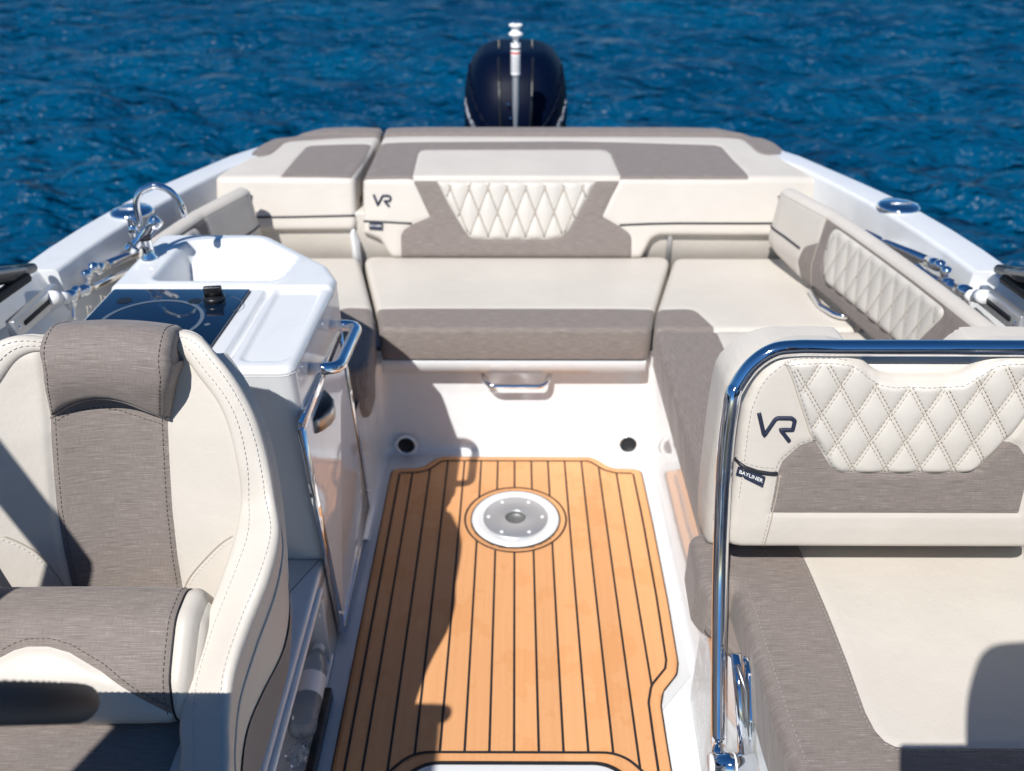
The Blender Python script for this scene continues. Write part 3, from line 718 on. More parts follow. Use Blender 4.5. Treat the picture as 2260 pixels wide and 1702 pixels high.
def g_h(a, s):
    d = sdf(sink, a, s); t = np.clip(np.minimum(d/.040, (2.092 + .17*np.clip(-.648 - a, -1, 0) - s)/.150), 0, 1); z = np.where(d > 0, -.110*np.clip(1 - (1-t)**2.0, 0, 1), 0)
    lip = np.exp(-((d+.010)/.008)**2)*.0015
    tr = np.clip(sdf(tray, a, s)/.008 + .5, 0, 1); sl = np.clip(sdf(slot, a, s)/.004 + .6, 0, 1)
    step = -.006*np.clip((1.812 - s)/.01, 0, 1)
    return z + lip + step - .006*tr*tr*(3-2*tr) - .011*sl
gt = Sheet(lambda a, s: np.stack([a, s, 0*a + ZC], 1), (0, 0, 1), -.92, -.39, 1.42, 2.15, .0045, rnd(g_out, g_rad), .016, 0, 0, extra=g_h)
gt.build(('countertop', M['white']), gal)
link('drip_nub', *tube([PZ(.776, *kB(752, 1140)) + (.0, 0, .004), PZ(.77, *kB(762, 1180)) + (.002, -.004, -.004)], [.006, .0035], 8), M['white'], gal)
link('sink_drain', *lathe([(.0, .003), (.018, .003), (.024, .0)], (-.70, 1.90, ZC - .1095), n=24), M['steel'], gal)
hobp = rnd([(-.887, 1.50), (-.887, 1.790), (-.585, 1.790), (-.595, 1.50)], .006)
hob = link('hob', *prism(hobp, ZC - .006, ZC + .0005, None, .0015), M['glass'], gal)
link('hob_seal', *ribbon(hobp + [hobp[0]], .004, ZC - .0048), M['stripe'], hob, smooth=False)
zr = ZC + .0012
def flat_ring(c, r0, r1, z, a0=0, a1=2*math.pi, n=64):
    A = np.linspace(a0, a1, n); V = [(c[0]+r*math.cos(a), c[1]+r*math.sin(a), z) for a in A for r in (r0, r1)]
    return V, [(2*i, 2*i+1, 2*i+3, 2*i+2) for i in range(n-1)]
hc = PZ(ZC, *kA(930, 985)); 
link('hob_ring', *flat_ring((hc[0], hc[1]-.01), .098, .106, zr), M['mark'], hob, smooth=False)
for px, r in (((758, 870), .016), ((1190, 872), .014), ((1265, 1015), .006)):
    c = PZ(ZC, *kA(*px)); link('print_spot', *flat_ring(c, r*.0, r, zr, n=28), M['black'] if r > .012 else M['mark'], hob, smooth=False)
c = PZ(ZC, *kA(1345, 900)); link('print_arc', *flat_ring(c, .044, .0455, zr, R(-40), R(75)), M['mark'], hob, smooth=False)
kc = PZ(ZC, *kA(1310, 868))
kn = link('knob', *lathe([(.0, .012), (.021, .012), (.0235, .009), (.0235, .004), (.021, .001), (.021, -.002)], kc, n=32), M['black'], hob)
kb = prism(rnd([(-.019, -.006), (.019, -.006), (.019, .006), (-.019, .006)], .003), .011, .034, lambda p: np.array((kc[0] + p[0]*.98 - p[1]*.15, kc[1] + p[1]*.98 + p[0]*.15, kc[2] + p[2])), .003)
link('knob_grip', *kb, M['black'], kn)
# tap
fb = PZ(ZC, *kA(915, 612)); tap = link('tap', *lathe([(.019, 0), (.019, .004), (.014, .010), (.0125, .045), (.013, .048)], fb, (.0, .0, 1), 24), M['chrome'], gal)
b0 = fb + (-.016, .012, .032); b1 = fb + (.036, .03, .085)
link('tap_body', *lathe([(.001, 0), (.014, 0), (.0140, .003), (.0140, .060), (.0165, .062), (.0165, .078), (.014, .084), (.001, .086)], b0 + (-.012, -.006, 0), (b1 - b0), 24), M['chrome'], tap)
s0 = fb + (-.030, .015, .052); yv = s0[1]
sp_pts = [s0, s0 + (0, 0, .045)] + [PY(yv + dy, *kA(*p)) for p, dy in (((850, 400), 0), ((832, 290), 0), ((850, 215), 0.002), ((905, 175), .004), ((965, 168), .006), ((1040, 200), .01), ((1100, 275), .014), ((1122, 330), .016), ((1127, 352), .017))]
link('spout', *tube(catmull(sp_pts, 7), .0078, 14), M['chrome'], tap)
link('spout_collar', *lathe([(.010, 0), (.0115, .002), (.0115, .028), (.009, .031)], s0 + (0, 0, -.004), n=20), M['chrome'], tap)
link('tap_end', *lathe([(.001, .0), (.012, .0), (.0135, .003), (.0135, .016)], b0 + (-.03, -.014, -.012), (b1 - b0), 20), M['chrome'], tap)
# side door with a bright frame
xg = -.4165
gx = lambda z: -.4155 - .004*(.775 - z)*1
def gface(p, lift=0): return np.array((gx(p[1]) + .0005 + lift, p[0], p[1]))
dq = [PX(xg, *p)[1:] for p in ((667, 942), (752, 738), (819, 1130), (763, 1398))]
dq = [(1.420, .668), (1.842, .655), (1.985, .028), (1.525, .012)]
def bar(p, q_, w, d, lift=0):
    p, q_ = np.array(p), np.array(q_); t_ = (q_-p)/np.linalg.norm(q_-p); n_ = np.array((-t_[1], t_[0]))*w/2
    poly = [p-n_, q_-n_, q_+n_, p+n_]
    return prism(poly, lift, lift+d, lambda r: gface((r[0], r[1]), r[2]), .002)
door = link('door', *prism(rnd(dq, .01), .001, .007, lambda r: gface((r[0], r[1]), r[2]), .002), M['liner'], gal)
fr_parts = [bar(dq[0], dq[1], .022, .010), bar(dq[1], dq[2], .020, .010), bar(dq[2], dq[3], .022, .010), bar(dq[3], dq[0], .022, .010)]
link('door_frame', *join(*fr_parts), M['chrome'], door)
link('door_seal', *join(bar(np.array(dq[0])+(.018, -.016), np.array(dq[3])+(.015, .02), .004, .0085), bar(np.array(dq[1])+(-.014, -.016), np.array(dq[2])+(-.014, .02), .004, .0085)), M['black'], door)
lat = [(1.505, 0), (1.515, .012), (1.54, .026), (1.565, .030), (1.59, .026), (1.615, .012), (1.625, 0)]
link('latch', *prism(lat, .596, .630, lambda r: np.array((gx(.61) + .006 + r[1], r[0], r[2])), .003), M['black'], door)
link('latch_cover', *prism([(y, x*1.03 + .0015) for y, x in lat], .596, .627, lambda r: np.array((gx(.61) + .007 + r[1], r[0], r[2])), .003), M['alu'], door)
h0, h1 = PX(-.414, 684, 814), PX(-.414, 726, 718)
grab('grab_rail', [h0, h0 + (.058, .002, 0), h1 + (.066, -.002, 0), h1], .0128, gal, r=.085)
for y, z in ((1.53, .07), (1.965, .10), (1.85, .56)): link('screw', *lathe([(.0001, .003), (.003, .002), (.004, 0)], gface((y, z), .010), (1, 0, 0), 10), M['chrome'], door)
# moulded step with an open pocket below the galley
stp = link('step_moulding', *join(box(-.95, -.424, .30, 1.50, .225, .268, .012), box(-.95, -.56, .30, 1.52, 0, .226, .006), box(-.57, -.424, 1.44, 1.53, -.006, .226, .006), box(-.57, -.422, .30, 1.46, -.006, .012, .004)), M['white'], gal)
link('pocket_rim', *tube(fillet([(-.428, 1.435, .215), (-.423, 1.425, .245), (-.423, .32, .250)], .02, False, 5), .010, 10), M['white'], stp)
link('pocket_track', *box(-.421, -.404, .30, 1.345, -.004, .030, .003), M['black'], stp)
for y in (1.36, 1.10): link('screw', *lathe([(.0001, .002), (.003, .0015), (.004, 0)], (-.412, y, .232), (1, 0, .2), 10), M['steel'], stp)

# ------------------------------------------------------------------ helm seat (near left)
XC = -.645
helm = thing('helm_chair', 'cream and brown bucket seat with tall headrest in the left foreground', 'boat seat', (XC, 1.0, 0))
BP = profile([(1.085, .46), (1.125, .60), (1.185, .82), (1.225, .94), (1.245, .968), (1.28, .965), (1.30, .92)], [0, .1, .2, .05, .02, .02, 0], 6)
skew = lambda d: .085*(d - np.sqrt(d*d + .0036)) + .005            # the seat is turned a little, its left side nearer
def back_S(a, s):
    p = BP(np.clip(s, 0, BP.L)); d = a - XC
    return np.stack([a, p[:, 0] - .75*d*d + skew(d), p[:, 1]], 1)
def on_back(L):                                                     # measured on the flat profile -> onto the dished, turned surface
    out = []
    for a, s_ in L:
        y, z = BP(np.array([s_]))[0]; k = 1.
        for _ in range(6):
            d = a*k - XC; k = (y - .75*d*d + float(skew(d))) / y
        out.append((a*k, s_ + (EYE - z)*(1 - k)/.97))
    return out
bh = lambda *pts: on_back(hits(BP, [D(*p) for p in pts]))
arch = [(XC-.235, 0), (XC-.24, .2), (XC-.225, .36), (XC-.18, .47), (XC-.10, .545), (XC, .565), (XC+.10, .545), (XC+.18, .47), (XC+.225, .36), (XC+.24, .2), (XC+.235, 0)]
arch = [tuple(p) for p in catmull(arch, 6)]
bs = Sheet(back_S, (0, -1, .3), XC-.26, XC+.26, 0, .58, .0042, arch, .012, .05, .004)
bp_l, bp_r = bh((107, 905), (112, 1000), (120, 1100), (137, 1200), (158, 1295)), bh((362, 905), (366, 1000), (372, 1100), (383, 1200), (398, 1295))
strip_p = [(bp_l[0][0], .7)] + bp_l + [(bp_l[-1][0]+.02, -.1)] + [(bp_r[-1][0]+.005, -.1)] + bp_r[::-1] + [(bp_r[0][0], .7)]
bs.build(('backrest', M['cream']), helm, [dict(name='centre_strip', poly=strip_p, mat=M['brown'], groove=.004)])
helm_back = bs.made[0]
stl = [dashes(bs.line(offs(bp_l, -.0075), .0002), 0.0052, .0030, .00075), dashes(bs.line(offs(bp_r, .0075), .0002), 0.0052, .0030, .00075)]
c1, c2 = bh((397, 1275), (412, 1245), (440, 1212), (475, 1178), (503, 1160)), bh((0, 1166), (40, 1180), (80, 1202), (115, 1238), (146, 1280))
for cv in (c1, c2):
    cv = [tuple(p[:2]) for p in catmull([(*p, 0) for p in cv], 6)]
    link('seam', *tube(bs.line(cv, -.0004), .0017, 6), M['threadc'], helm)
    link('pale_stitching', *dashes(bs.line(offs(cv, .006), .0002), .0055, .003, .0008), M['threadl'], helm)
# headrest roll
HPf = profile([(1.190, .795), (1.168, .86), (1.152, .925), (1.163, .972), (1.208, .995), (1.262, .974), (1.30, .92)], [0, .1, .08, .05, .05, .05, 0], 6)
def head_S(a, s):
    p = HPf(np.clip(s, 0, HPf.L)); d = (a - XC)/.115; return np.stack([a, p[:, 0] - .004*d*d, p[:, 1] - .006*d*d], 1)
hh = lambda *pts: hits(HPf, [D(*p) for p in pts])
lo = hh((106, 906), (130, 890), (165, 875), (215, 868), (262, 874), (310, 890), (362, 907))
tl, tr = hh((78, 740))[0], hh((366, 740))[0]
sm_ = lambda L: [tuple(p[:2]) for p in catmull([(*p, 0) for p in L], 6)]
lo = sm_(lo)
hout = lo[:-1] + sm_([lo[-1], (tr[0]-.003, tr[1]-.05), (tr[0], tr[1]), (tr[0], tr[1]+.05), (tr[0]-.006, HPf.L)]) + sm_([(tl[0]+.008, HPf.L), (tl[0]+.0, tl[1]+.05), tl, (tl[0]+.004, tl[1]-.05), lo[0]])[:-1]
hs = Sheet(head_S, (0, -1, .5), tl[0]-.02, tr[0]+.02, -.005, HPf.L, .004, hout, .016, .042, .004)
hs.build(('headrest', M['brown']), helm)
head = hs.made[0]
link('piping', *tube(hs.line(lo, .008), .0028, 8), M['brown'], head)
sd_r = [(lo[-1][0]-.010, lo[-1][1]+.01), (tr[0]-.014, tr[1]-.05), (tr[0]-.014, tr[1]), (tr[0]-.016, tr[1]+.06), (tr[0]-.022, HPf.L-.01)]
sd_l = [(lo[0][0]+.010, lo[0][1]+.01), (tl[0]+.016, tl[1]-.05), (tl[0]+.014, tl[1]), (tl[0]+.016, tl[1]+.06), (tl[0]+.022, HPf.L-.01)]
stl += [dashes(hs.line(p, .0006), .0052, .0030, .00075) for p in (sd_r, sd_l)]
stl.append(dashes(bs.line([(a, bs_ - .0) for a, bs_ in on_back([h_ for h_ in hits(BP, [D(*p) for p in ((113, 917), (135, 901), (168, 886), (215, 879), (260, 885), (306, 900), (356, 917))])])], .0006), 0.0052, .0030, .00075))
# padded rim: one arch from the left arm over the top to the right arm
W = [((360, 755), (400, 712), 1.222, 1.235), ((430, 822), (480, 770), 1.212, 1.215), ((480, 900), (545, 870), 1.185, 1.185), ((510, 1010), (581, 970), 1.145, 1.145), ((518, 1090), (601, 1080), 1.105, 1.10),
     ((503, 1165), (604, 1150), 1.062, 1.06), ((472, 1258), (583, 1228), 1.01, 1.005), ((432, 1368), (541, 1333), .95, .942), ((401, 1478), (507, 1442), .885, .876), ((386, 1562), (497, 1552), .835, .823), ((383, 1666), (494, 1675), .775, .755)]
odir = [(-.02, .05, -.03), (-.03, .05, -.05), (-.03, .055, -.05), (-.035, .06, -.07), (-.040, .07, -.11), (-.024, .065, -.19), (-.018, .045, -.26), (-.022, .035, -.30), (-.03, .03, -.32), (-.03, .025, -.31), (-.03, .02, -.29)]
idir = [(-.0, .05, -.02), (-.005, .05, -.02), (-.008, .06, -.015), (-.01, .07, -.02), (-.01, .07, -.03), (-.01, .07, -.05), (-.012, .06, -.10), (-.012, .03, -.13), (-.012, .02, -.13), (-.01, .01, -.12), (-.01, .01, -.12)]
half = []
for (pi, po, yi, yo), od, idr in zip(W, odir, idir):
    if len(half) < 5:
        for _ in range(25):
            I = PY(yi, *D(*pi)); yi = .5*yi + .5*(float(np.interp(I[2], BP.P[:-8, 1], BP.P[:-8, 0])) - .75*(I[0]-XC)**2 - .010)
        yo = min(yo, yi + .012)
    I, O = PY(yi, *D(*pi)), PY(yo, *D(*po))
    half.append((I + np.array(idr), I, O, O + np.array(od)))
half.append(tuple(p + np.array((.0, -.16, -.05)) for p in half[-1]))
tI, tO = np.array((XC, 1.225, .915)), np.array((XC, 1.235, .945))
top_st = (tI + (0, .05, -.02), tI, tO, tO + (0, .04, -.03))
mid = tuple((np.array(a)*np.array((.55, .5, .35)) + np.array(b)*np.array((.45, .5, .65))) for a, b in zip(top_st, half[0]))
mir = lambda st: tuple(np.array((2*XC - p[0], p[1] + float(skew(XC - p[0])), p[2])) for p in st)
chain = [mir(s_) for s_ in half[::-1]] + [top_st] + list(half)
rail = [catmull([s_[k] for s_ in chain], 9) for k in range(4)]
SEC = []
for i in range(len(rail[0])):
    SEC.append(fillet([rail[k][i] for k in range(4)], [0, .016, .016, 0], False, 6))
# add a soft crown to the front face
n_sec = len(SEC[0]); Vr = np.array(SEC); nst = len(Vr)
def dens(row):
    P = np.array(row); L = np.concatenate([[0], np.cumsum(np.linalg.norm(np.diff(P, axis=0), axis=1))]); tt = np.unique(np.concatenate([L/L[-1], np.linspace(0, 1, 31)]))
    return P
cut = 13                                                            # from the outer rounding on: the darker side shell
front = [list(r) for r in SEC]
# split index: end of the outer fillet
def sub(row, n=5):
    P = [row[0]]
    for p, q_ in zip(row[:-1], row[1:]):
        L = np.linalg.norm(q_-p); k = max(1, n if L > .03 else 1)
        P += [p + (q_-p)*j/k for j in range(1, k+1)]
    return P
def fixed(row):                                                     # same count on every station
    a, f1, f2, b = row[0], row[1:8], row[8:15], row[15]
    seg = lambda p, q_, n: [p + (q_-p)*j/n for j in range(1, n)]
    return [a] + seg(a, f1[0], 4) + list(f1) + [p + 0 for p in seg(f1[-1], f2[0], 8)] + list(f2) + seg(f2[-1], b, 12) + [b]
ROWS = [fixed(r) for r in SEC]; nR = len(ROWS[0])
i_in, i_out = 4 + 3, 4 + 7 + 7 + 4
for r in ROWS:                                                      # crown on the front face
    for j, k in enumerate(range(11, 20)):
        pass
link('rim', *loft([r[:i_out + 5] for r in ROWS]), M['cream'], helm)
mid_i = nst // 2
def side_panel(rows, name, m, inset, parent):
    return link(name, *loft(rows), m, parent)
sh_rows = [[p + 0 for p in r[i_out + 4:]] for r in ROWS]
link('side_shell', *loft(sh_rows), M['cream'], helm)
# brown lower rear panel on the outer side
lowp = []
for i in range(nst):
    u = i / (nst - 1)
    if .715 < u < .99:
        P = np.array(sh_rows[i]); L = np.concatenate([[0], np.cumsum(np.linalg.norm(np.diff(P, axis=0), axis=1))])
        x = min(1, (u - .715)/.16); f0 = 1 - .62*(x*x*(3 - 2*x)) - .004
        lowp.append([np.array([np.interp(w_*L[-1], L, P[:, c]) for c in range(3)]) + np.array((.003, .0015, 0)) for w_ in np.linspace(f0, 1, 8)])
link('side_patch', *loft(lowp), M['brownv'], helm)
link('rim_piping', *tube([r[i_out + 4] + np.array((.001, -.0008, .0)) for r in ROWS], .0022, 6), M['cream'], helm)
link('rim_stitching', *join(dashes([r[i_out - 3] + np.array((0, -.0012, .0004)) for r in ROWS], .0055, .003, .0008), dashes([r[12] + np.array((0, -.0012, .0004)) for r in ROWS], .0055, .003, .0008)), M['threadl'], helm)
# thigh bolster
BL = profile([(1.03, .50), (1.035, .60), (1.0, .655), (.94, .650), (.872, .595), (.848, .535), (.880, .497)], [0, .04, .035, .05, .05, .025, 0], 6)
bo = lambda *pts: hits(BL, [D(*p) for p in pts])
XR = -.466
def bol_S(a, s):
    p = BL(np.clip(s, 0, BL.L)); return np.stack([a, p[:, 0], p[:, 1]], 1)
sm = bo((398, 1312), (375, 1350), (357, 1400), (350, 1450), (352, 1500), (374, 1548)); sm = [(XR - .020 - .010*math.sin(math.pi*min(1, max(0, s_/BL.L))), s_) for s_ in np.linspace(0, BL.L, 24)]
brn = sm + [(2*XC - a, s_) for a, s_ in sm[::-1]]
arc_ = bo((0, 1421), (30, 1405), (60, 1397), (105, 1397), (150, 1410), (220, 1452), (300, 1508), (372, 1546))
arc_m = [(2*XC - a, s_) for a, s_ in arc_ if a > XC - .02][::-1]
crm = [(p[0], p[1]) for p in arc_]; crm = [(min(2*XC - .38, crm[0][0]-.25), BL.L), (crm[0][0]-.16, crm[0][1]+.045)] + crm + [(crm[-1][0], BL.L + .01)]
bo_s = Sheet(bol_S, (0, -1, .3), 2*XC - XR, XR, 0, BL.L, .0042, None, .020, 0, .003)
class EndSheet(Sheet):
    def edge(s, a, q): return np.minimum(a - s.lim[0], s.lim[1] - a)
bo_s.__class__ = EndSheet
bo_s.build(('bolster_end', M['cream']), helm, [dict(name='bolster', poly=brn, mat=M['brown'], groove=.003), dict(name='bolster_front', poly=crm, mat=M['cream'], groove=.003)])
for ae, sx in ((XR, 1), (2*XC - XR, -1)):
    ss_ = np.linspace(0, BL.L, 60); rim_ = bo_s.pos(np.full(60, ae), ss_, 0, bo_s.regs); mid_ = rim_.mean(0)
    rings = [[mid_*w_ + p*(1-w_) + np.array((sx*.013*math.sqrt(1 - (1-w_)**2), 0, 0)) for p in rim_] for w_ in (0, .08, .2, .4, .7, 1)]
    link('bolster_cap', *loft(rings), M['cream'], helm)
link('piping', *tube(bo_s.line([p for p in sm if 0.02 < p[1] < BL.L-.02], .001), .0016, 6), M['hole'], helm)
stl += [dashes(bo_s.line([(a - .009, s_) for a, s_ in sm[4:-3]], .0004), 0.0052, .0030, .00075), dashes(bo_s.line([(a+.002, s_-.011) for a, s_ in arc_], .0004), 0.0052, .0030, .00075)]
for d_ in stl: link('stitching', *d_, M['threadd'], helm)
# seat base the bolster rests on
hsq = Sheet(lambda a, s: np.stack([a, s, .512 + 0*a], 1), (0, 0, 1), XC-.2, XC+.215, .42, 1.06, .008, rnd([(XC-.19, .43), (XC+.20, .43), (XC+.205, 1.05), (XC-.195, 1.05)], .03), .02, .12, .004)
hsq.build(('seat_trim', M['cream']), helm, [dict(name='seat', poly=[(XC-.17, .3), (XC+.165, .3), (XC+.165, 1.03), (XC-.17, 1.03)], mat=M['brown'])])
link('pedestal', *box(XC-.17, XC+.17, .55, 1.15, .262, .40, .02), M['white'], helm)

# ------------------------------------------------------------------ companion seat (near right)
comp = thing('companion_bench', 'cream bench seat with quilted VR backrest inside a chrome rail at the right foreground', 'boat seat', (.75, 1.05, 0))
CP = profile([(1.205, .552), (1.207, .60), (1.225, .78), (1.243, .925), (1.245, .945)], [0, .05, .3, .05, 0], 6)
def cb_S(a, s):
    p = CP(np.clip(s, 0, CP.L)); return np.stack([a, p[:, 0], p[:, 1]], 1)
c4 = lambda *pts: hits(CP, [k4(*p) for p in pts])
base4 = c4((392, 1335), (430, 1100), (462, 890), (483, 700), (505, 560), (560, 420), (620, 335), (700, 272), (790, 228), (880, 212), (1080, 212), (1170, 228), (1235, 266), (1290, 318), (1350, 355), (1430, 372))
base4[0] = (base4[0][0], .0)
AC = hit(CP, *k4(1590, 380))[0]
mirror = lambda L: [(2*AC - a, s_) for a, s_ in L][::-1]
outc = base4 + mirror(base4)
outc = [tuple(p[:2]) for p in fillet([(*p, 0) for p in outc], [.03] + [.02]*(len(outc)-2) + [.03], True, 3)]
cbs = Sheet(cb_S, (0, -1, .3), min(p[0] for p in outc)-.01, max(p[0] for p in outc)+.01, 0, CP.L, .0036, outc, .016, .055, .004)
dl = c4((755, 277), (800, 380), (850, 540), (905, 705), (938, 755), (990, 845), (1030, 910), (1070, 940), (1120, 948))
dt = c4((755, 277), (860, 258), (1080, 258), (1170, 275), (1230, 310), (1280, 355), (1340, 392), (1430, 404), (1590, 404))
dia4 = dl + mirror(dl) + mirror(dt)[1:] [::1] 
dia4 = dl + mirror(dl) + [(2*AC - a, s_) for a, s_ in dt][1:] + dt[::-1][1:-1]
bn = c4((905, 757), (840, 782), (785, 832), (735, 880), (712, 940), (705, 960), (664, 1192)); bn = bn + mirror(bn)
bn = [tuple(p) for p in bn]
p1, p2 = c4((1695, 410))[0], c4((1860, 735))[0]; k1 = (p2[0]-p1[0])/(p2[1]-p1[1]); r1, r2 = c4((1985, 575))[0], c4((1735, 895))[0]; k2 = (r2[0]-r1[0])/(r2[1]-r1[1])
wq = abs(c4((1480, 752))[0][0] - c4((1272, 752))[0][0])
p0 = c4((1272, 752))[0]
cbs.build(('backrest', M['cream']), comp, [dict(name='brown_panel', poly=bn, mat=M['brown']), dict(name='quilted_panel', poly=dia4, mat=M['cream2'], puff=quilt(wq, k1, k2, .0072, p0[0], p0[1]), groove=.003)])
Q = quilt_lines(dia4, wq, k1, k2, p0[0], p0[1], .006, .003)
parts = []
for l in Q:
    for d_ in (-.0028, .0028): parts.append(dashes(cbs.line(offs(l, d_), .0010, step=.004), .0050, .0028, .0008))
link('stitching', *join(*parts), M['threadc'], comp)
seam1 = dl[:5]; low_s = c4((705, 962), (680, 1100), (645, 1250), (612, 1365)); low_s[-1] = (low_s[-1][0], .004)
arc4 = c4((940, 748), (905, 745), (840, 768), (780, 815), (725, 862), (700, 910), (688, 960))
eb = [(a + (.012 if a < AC else -.012), s_ - .006) for a, s_ in base4[1:]]
st4 = [dashes(cbs.line(p, .0004), .0056, .0034, .0008) for p in (offs(seam1, -.004), low_s, arc4, c4((468, 868), (520, 893), (600, 912), (700, 918)))]
st4 += [dashes(cbs.line(offs(resample(dt, .02), .006), .0004), .0056, .0034, .0008), dashes(cbs.line(offs(resample([(2*AC-a, s_) for a, s_ in dt], .02), -.006), .0004), .0056, .0034, .0008)]
st4 += [dashes(cbs.line(offs(resample(base4[1:-4], .02), .012 if sdf(outc, *(offs(resample(base4[1:-4], .02), .01)[8:9].T))[0] > 0 else -.012), .0004), .0056, .0034, .0008)]
st4 += [dashes(cbs.line(offs(dl[4:], -.004), .0004), .006, .0034, .0008)]
link('stitching', *join(*st4), M['thread'], comp)
link('seam', *tube(cbs.line(seam1, -.0002), .0013, 5), M['threadc'], comp)
link('seam', *tube(cbs.line([(a+.005, s_) for a, s_ in low_s], -.0002), .0013, 5), M['threadc'], comp)
link('piping', *tube(cbs.line(c4((462, 888), (510, 915), (580, 938), (650, 948), (703, 952)), .0012), .0036, 8), M['piping'], comp)
tag_label(cbs, c4((468, 915), (628, 962), (612, 1022), (456, 970)), comp, 'BAYLINER')
vr_logo(cbs, lambda x, y: hit(CP, *k4(x, y)), [(593, 582), (624, 720), (697, 611), (788, 611), (810, 628), (798, 682), (722, 682), (776, 752)], .0036, comp)
# rear half of the folding backrest
def cr_S(a, s): return np.stack([a, 1.300 + .01*s, s - .008], 1)
r4 = lambda *pts: [(PY(1.372, *k4(*p))[0], PY(1.372, *k4(*p))[2]) for p in pts]
rb = r4((240, 1270), (246, 1100), (265, 900), (300, 620), (345, 350), (375, 270), (425, 212), (490, 160), (570, 118), (660, 94), (750, 86), (1060, 88), (1110, 105), (1145, 150), (1190, 205), (1300, 222))
ACr = PY(1.372, *k4(1500, 200))[0]; ACr = AC + .02
rb2 = rb + [(2*ACr - a, s_) for a, s_ in rb][::-1]
rbs = Sheet(cr_S, (0, -1, .1), min(p[0] for p in rb2)-.01, max(p[0] for p in rb2)+.01, .44, .97, .006, [tuple(p[:2]) for p in catmull([(*p, 0) for p in rb2], 4)], .036, .064, .006)
rbs.build(('rear_backrest', M['cream']), comp)
link('stitching', *dashes(rbs.line(offs(resample(rb[1:], .02), .012 if sdf(rb2, *(offs(resample(rb[1:], .02), .012)[8:9].T))[0] > 0 else -.012), .0006), .0058, .0034, .0009), M['thread'], comp)
# the middle shell between both halves
cshell = [(a*.0 + (a + (.03 if a < AC else -.03)), s_) for a, s_ in [(.43, .58), (.445, .86), (.50, .90), (2*AC-.50, .90), (2*AC-.445, .86), (2*AC-.43, .58)]]
link('backrest_core', *prism(rnd(cshell, .03), 1.262, 1.296, lambda p: np.array((p[0], p[2], p[1])), 0), M['cream'], comp)
# chrome rail
r_pts = [PY(1.005, *D(1553, 1604)), PY(1.06, *D(1553, 1480)), PY(1.16, *D(1556, 1230)), PY(1.205, *D(1565, 1000)), PY(1.225, *D(1580, 870)), PY(1.235, *D(1592, 835)), PY(1.245, *D(1624, 790)), PY(1.25, *D(1668, 760)), PY(1.25, *D(1720, 752)), PY(1.25, *D(1800, 752)), PY(1.25, *D(2000, 752))]
mr = [np.array((2*AC - p[0], p[1], p[2])) for p in r_pts[::-1]]
link('rail', *tube(catmull(r_pts + mr[1:], 8), .0135, 18), M['chrome'], comp)
for sgn in (1, -1):
    f = lambda p: np.array((p[0] if sgn > 0 else 2*AC - p[0], p[1], p[2]))
    e0 = r_pts[0]; e1 = PY(.965, *D(1551, 1632))
    link('rail_socket', *tube([f(e0 + (e0-e1)*.1), f(e1)], .0105, 16), M['chrome'], comp)
    pv = PY(.955, *D(1550, 1652)); pv2 = pv + (.062, 0, 0)
    pivot = link('pivot', *tube([f(pv - (.010, 0, 0)), f(pv2)], .0195, 24), M['chrome'], comp)
    link('pivot_cap', *tube([f(pv - (.014, 0, 0)), f(pv - (.0095, 0, 0))], [.017, .0198], 24), M['nylon'], pivot)
    link('washer', *tube([f(pv + (.026, 0, 0)), f(pv + (.029, 0, 0))], .0202, 24), M['nylon'], pivot)
    a0 = pv + (.045, .012, .012); link('inner_arm', *tube([f(a0), f(a0 + (-.003, .06, .075)), f(a0 + (-.008, .10, .13))], .0095, 14), M['chrome'], comp)
    link('strut', *tube([f(a0 + (.008, .02, .02)), f(a0 + (.004, .05, .09)), f(a0 + (-.012, .075, .13))], .004, 8), M['alu'], comp)
    bk = [(-.012, -.03), (.02, .06), (.07, .12), (.11, .13), (.10, .09), (.06, .0), (.03, -.05)]
    link('bracket', *prism([tuple(p[:2]) for p in fillet([(*p, 0) for p in bk], .02, True, 5)], .048, .060, lambda p: f(np.array((pv[0] + p[2] + .004, pv[1] + p[0] + .02, pv[2] + p[1]))), .002), M['chrome'], pivot)
# bench cushion
zb = .46; b5 = lambda *pts: [tuple(PZ(zb, *k5(*p))[:2]) for p in pts]
le = b5((560, 345), (620, 520), (700, 790), (790, 1090), (900, 1400))
cu_out = [(1.0, .55), (1.0, 1.375), (.40, 1.375), (.345, 1.36), (.338, 1.23), (.352, 1.195)] + [(.378, 1.175)] + le + [(le[-1][0] + .005, .55)]
cu_out = [tuple(p[:2]) for p in fillet([(*p, 0) for p in cu_out], [.03, .03, .02, .03, .03, .02, .02, .03, .1, .1, .1, .1, .03], True, 5)]
cus = Sheet(lambda a, s: np.stack([a, s, zb + 0*a], 1), (0, 0, 1), .30, 1.02, .53, 1.40, .005, cu_out, .022, .085, .004)
crm_p = b5((880, 60), (922, 128), (985, 262), (1100, 530), (1210, 810), (1310, 1090), (1365, 1195), (1420, 1255), (1480, 1285), (1560, 1296), (2212, 1296)) + [(1.2, .85), (1.2, 1.5), (.5, 1.5)]
cus.build(('seat', M['brown']), comp, [dict(name='seat_panel', poly=crm_p, mat=M['cream'])])
st4 = [dashes(cus.line([(a - .006, s_) for a, s_ in crm_p[1:7]], .0004), .0056, .0036, .0008)]
st4.append(dashes(cus.line(offs(crm_p[7:11], .006), .0004), .0056, .0036, .0008))
st4.append(dashes(cus.line([(a + .022, s_) for a, s_ in le[:5]], -.0003), .0056, .0036, .0008))
for d_ in st4: link('stitching', *d_, M['thread'], comp)
link('base', *prism(rnd([(.415, .3), (1.12, .3), (1.12, 1.375), (.395, 1.375), (.385, 1.16), (.41, 1.06)], [.10, .02, .02, .03, .12, .20]), -.008, .372, None, .035), M['white'], comp)
